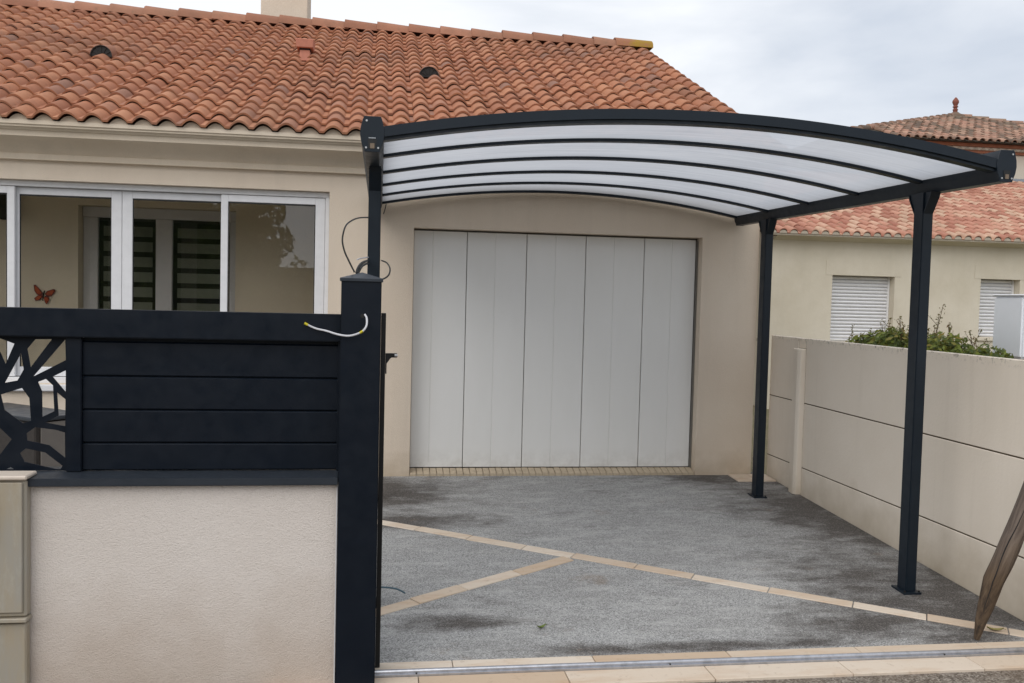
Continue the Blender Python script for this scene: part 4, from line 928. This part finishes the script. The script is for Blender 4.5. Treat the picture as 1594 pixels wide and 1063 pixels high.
npipe = MB().tube([(6.29, NY+0.02, -0.21), (6.29, NY+0.02, 2.6)], 0.05, 12).build('downpipe', 'white_frame', nh, smooth=True)
th = thing('tower_house', (15.5, 12.0, -0.21), 'taller cream house with brick cornice and mossy hipped roof with finial', 'house')
TX0, TX1, TY0, TY1 = 10.4, 20.6, 12.0, 19.6
MB().box(TX0, TX1, TY0, TY1, -0.21, 5.18).build('wall', 'tower_render', th)
for (z0, z1, d, mt) in ((5.185, 5.245, 0.06, 'brick_band'), (5.247, 5.312, 0.10, 'tower_render'), (5.314, 5.385, 0.17, 'brick_band')):
    bx('cornice_band', mt, th, TX0-d, TX1+d, TY0-d, TY1+d, z0, z1, bevel=0.004)
m = MB(); x = TX0
cb = MB()
x = 12.6
while x < 17:
    cb.prism([(x, 5.250), (x+0.16, 5.250), (x+0.08, 5.308)], 1, TY0-0.125, TY0-0.101); x += 0.2
tag(cb.build('cornice_teeth', 'mortar', th), kind='stuff')
ex0, ex1, ey0, ey1 = TX0-0.35, TX1+0.35, TY0-0.35, TY1+0.35; ez = 5.39; az_ = 6.86; ap = Vector((15.72, 15.75, az_))
rf = MB().add([(ex0, ey0, ez), (ex1, ey0, ez), (ex1, ey1, ez), (ex0, ey1, ez), tuple(ap)], [(0, 1, 4), (1, 2, 4), (2, 3, 4), (3, 0, 4), (3, 2, 1, 0)]).build('roof', 'old_gap', th)
ttan = (az_-ez)/(ap.y-ey0)
def cover_tile(name, l, r0, r1, th_):
    n = 7; vs = []
    for (y, r, dz) in ((0, r0, 0.0), (l, r1, 0.0)):
        for k in range(n):
            a = math.pi*(1-k/(n-1)); vs.append((r*math.cos(a), y, r*0.95*math.sin(a)))
    for k in range(n):
        a = math.pi*(1-k/(n-1)); vs.append(((r0-th_)*math.cos(a), 0, (r0-th_)*0.95*math.sin(a)))
    fs = [(k, k+1, n+k+1, n+k) for k in range(n-1)]+[(2*n+k, 2*n+k+1, k+1, k) for k in range(n-1)]
    return MB().add(vs, fs).mesh(name, smooth=50, recalc=False)
ct = cover_tile('cover_tile', 0.40, 0.078, 0.066, 0.018); ct.materials.append(M['clay_old'])
rg = random.Random(21); e = 0.31; tang = math.atan(ttan); cnt = 0
xc = 11.6; rest = MB()
from mathutils import Euler
cvs = [v.co.copy() for v in ct.vertices]; cfs = [tuple(f.vertices) for f in ct.polygons]
while xc < 20.5:
    for r in range(13):
        y = ey0-0.03+r*e*math.cos(tang); 
        f = (y-ey0)/(ap.y-ey0)
        xl = ex0+(ap.x-ex0)*f+0.12; xr = ex1+(ap.x-ex1)*f-0.12
        if not (xl < xc < xr) or y > ap.y-0.2: continue
        z = ez+ttan*(y-ey0)+0.02; p = (xc+rg.uniform(-.008, .008), y, z); rot = (tang-0.04, 0, rg.uniform(-.03, .03))
        px_ = vis_size(*p) > 0.01
        if px_ and cnt < 290:
            o = link('roof_tile', ct, None, rf, p); o.rotation_euler = rot; cnt += 1
        else:
            mt = Matrix.Translation(Vector(p)) @ Euler(rot).to_matrix().to_4x4(); rest.add([mt @ v for v in cvs], cfs)
    xc += 0.205
tag(rest.build('roof_tiles', 'clay_old', rf, smooth=50, recalc=False), kind='stuff')
for corner in ((ex0, ey0), (ex1, ey0)):
    c0 = Vector((corner[0], corner[1], ez)); d = ap-c0; L = d.length; nseg = int(L/0.42)
    for k in range(nseg):
        a = c0+d*(k/nseg); b = c0+d*((k+1.12)/nseg); 
        MB().tube([a+Vector((0, 0, 0.03)), b+Vector((0, 0, 0.0))], [0.095, 0.082], 10).build('hip_tile', 'clay_old', rf, smooth=50)
fi = MB().lathe(tuple(ap), [(0.30, -0.10), (0.26, 0.02), (0.13, 0.08), (0.085, 0.12), (0.06, 0.17), (0.075, 0.19), (0.05, 0.22), (0.05, 0.25), (0.078, 0.27), (0.05, 0.30), (0.06, 0.33), (0.088, 0.39), (0.082, 0.44), (0.05, 0.49), (0.012, 0.535)], 14)
fi.v = [(x, y, z) for x, y, z in fi.v]
fo = MB().lathe(tuple(ap), [(0.30, -0.10), (0.26, 0.02), (0.13, 0.08), (0.085, 0.12)], 14).build('finial_base', 'clay_old', rf, smooth=60)
MB().lathe(tuple(ap), [(0.06, 0.118), (0.06, 0.17), (0.075, 0.19), (0.05, 0.22), (0.05, 0.25), (0.078, 0.27), (0.05, 0.30), (0.06, 0.33), (0.088, 0.39), (0.082, 0.44), (0.05, 0.49), (0.012, 0.535)], 14).build('finial', 'finial_clay', fo, smooth=60)
bx('upper_wing', 'tower_render', th, 6.0, 10.3, 12.6, 18, -0.21, 3.9, bevel=0)

# ================================================================== trees across the street (mirrored in the veranda glass), with an added dark hedge
def tree(x, y, h, r, label, seed, nb=18):
    rg = random.Random(seed); root = thing('tree', (x, y, -0.2), label, 'tree', None); tr = MB(); lf = MB()
    tr.tube([(x, y, -0.2), (x+0.1, y, h*0.3), (x-0.05, y+0.1, h*0.62)], [0.18, 0.13, 0.06], 10)
    for k in range(nb):
        a = rg.uniform(0, 6.28); rad = r*rg.uniform(0.2, 0.85); c = (x+rad*math.cos(a), y+rad*math.sin(a)*0.8, h*rg.uniform(0.30, 0.90))
        tr.tube([(x, y, h*0.36), (x+(c[0]-x)*0.5, y+(c[1]-y)*0.5, (h*0.36+c[2])/2+0.1), c], [0.06, 0.04, 0.015], 6)
        s_ = rg.uniform(0.5, 0.95); blob_leaves(lf, c, (s_, s_, s_*0.75), 380, 0.13, rg)
    tr.build('trunk', 'bark', root, smooth=True); lf.build('crown', 'tree_leaf', root, recalc=False)
tree(-4.35, -21.5, 4.8, 1.45, 'leafy tree across the street mirrored in the right window pane', 31)
cf = thing('added_dark_hedge', (-13, -21.6, -0.2), 'unseen tall conifer hedge added to darken the left pane reflections', 'hedge'); cm = MB(); rg = random.Random(51)  # added out of view so no sky mirrors in the left panes
core = MB().prism([(-22.4, -0.2), (-20.9, -0.2), (-21.0, 4.2), (-21.4, 4.9), (-21.9, 4.9), (-22.3, 4.2)], 0, -22, -5.3).build('dark_core', 'conifer_core', cf)  # solid dark core, added to close sky gaps between the leaves
for i in range(46):
    for z in (0.6, 1.8, 3.0, 4.2): blob_leaves(cm, (-21.9+i*0.375, -21.2+rg.uniform(-.15, .15), z+rg.uniform(-.3, .3)), (0.5, 0.42, 0.8), 40, 0.14, rg)
cm.build('foliage', 'tree_leaf', cf, recalc=False)
hd = thing('hedge', (-6, -20.6, -0.2), 'tall green hedge across the street', 'hedge'); hm = MB(); rg = random.Random(40)
for i in range(34): blob_leaves(hm, (-19+i*0.75, -20.6+rg.uniform(-.15, .15), 1.15+rg.uniform(-.15, .25)), (0.62, 0.5, 1.35), 330, 0.12, rg)
hm.build('foliage', 'tree_leaf', hd, recalc=False)
MB().prism([(-20.9, -0.2), (-20.3, -0.2), (-20.35, 2.0), (-20.6, 2.3), (-20.85, 2.0)], 0, -19, 6).build('dark_core', 'conifer_core', hd)  # solid core added inside the hedge to block specks of sky
hs = MB()
for i in range(12): hs.tube([(-17+i*1.9, -20.0, -0.2), (-17+i*1.9, -20.0, 1.0)], [0.04, 0.02], 6)
hs.build('stem', 'bark', hd)
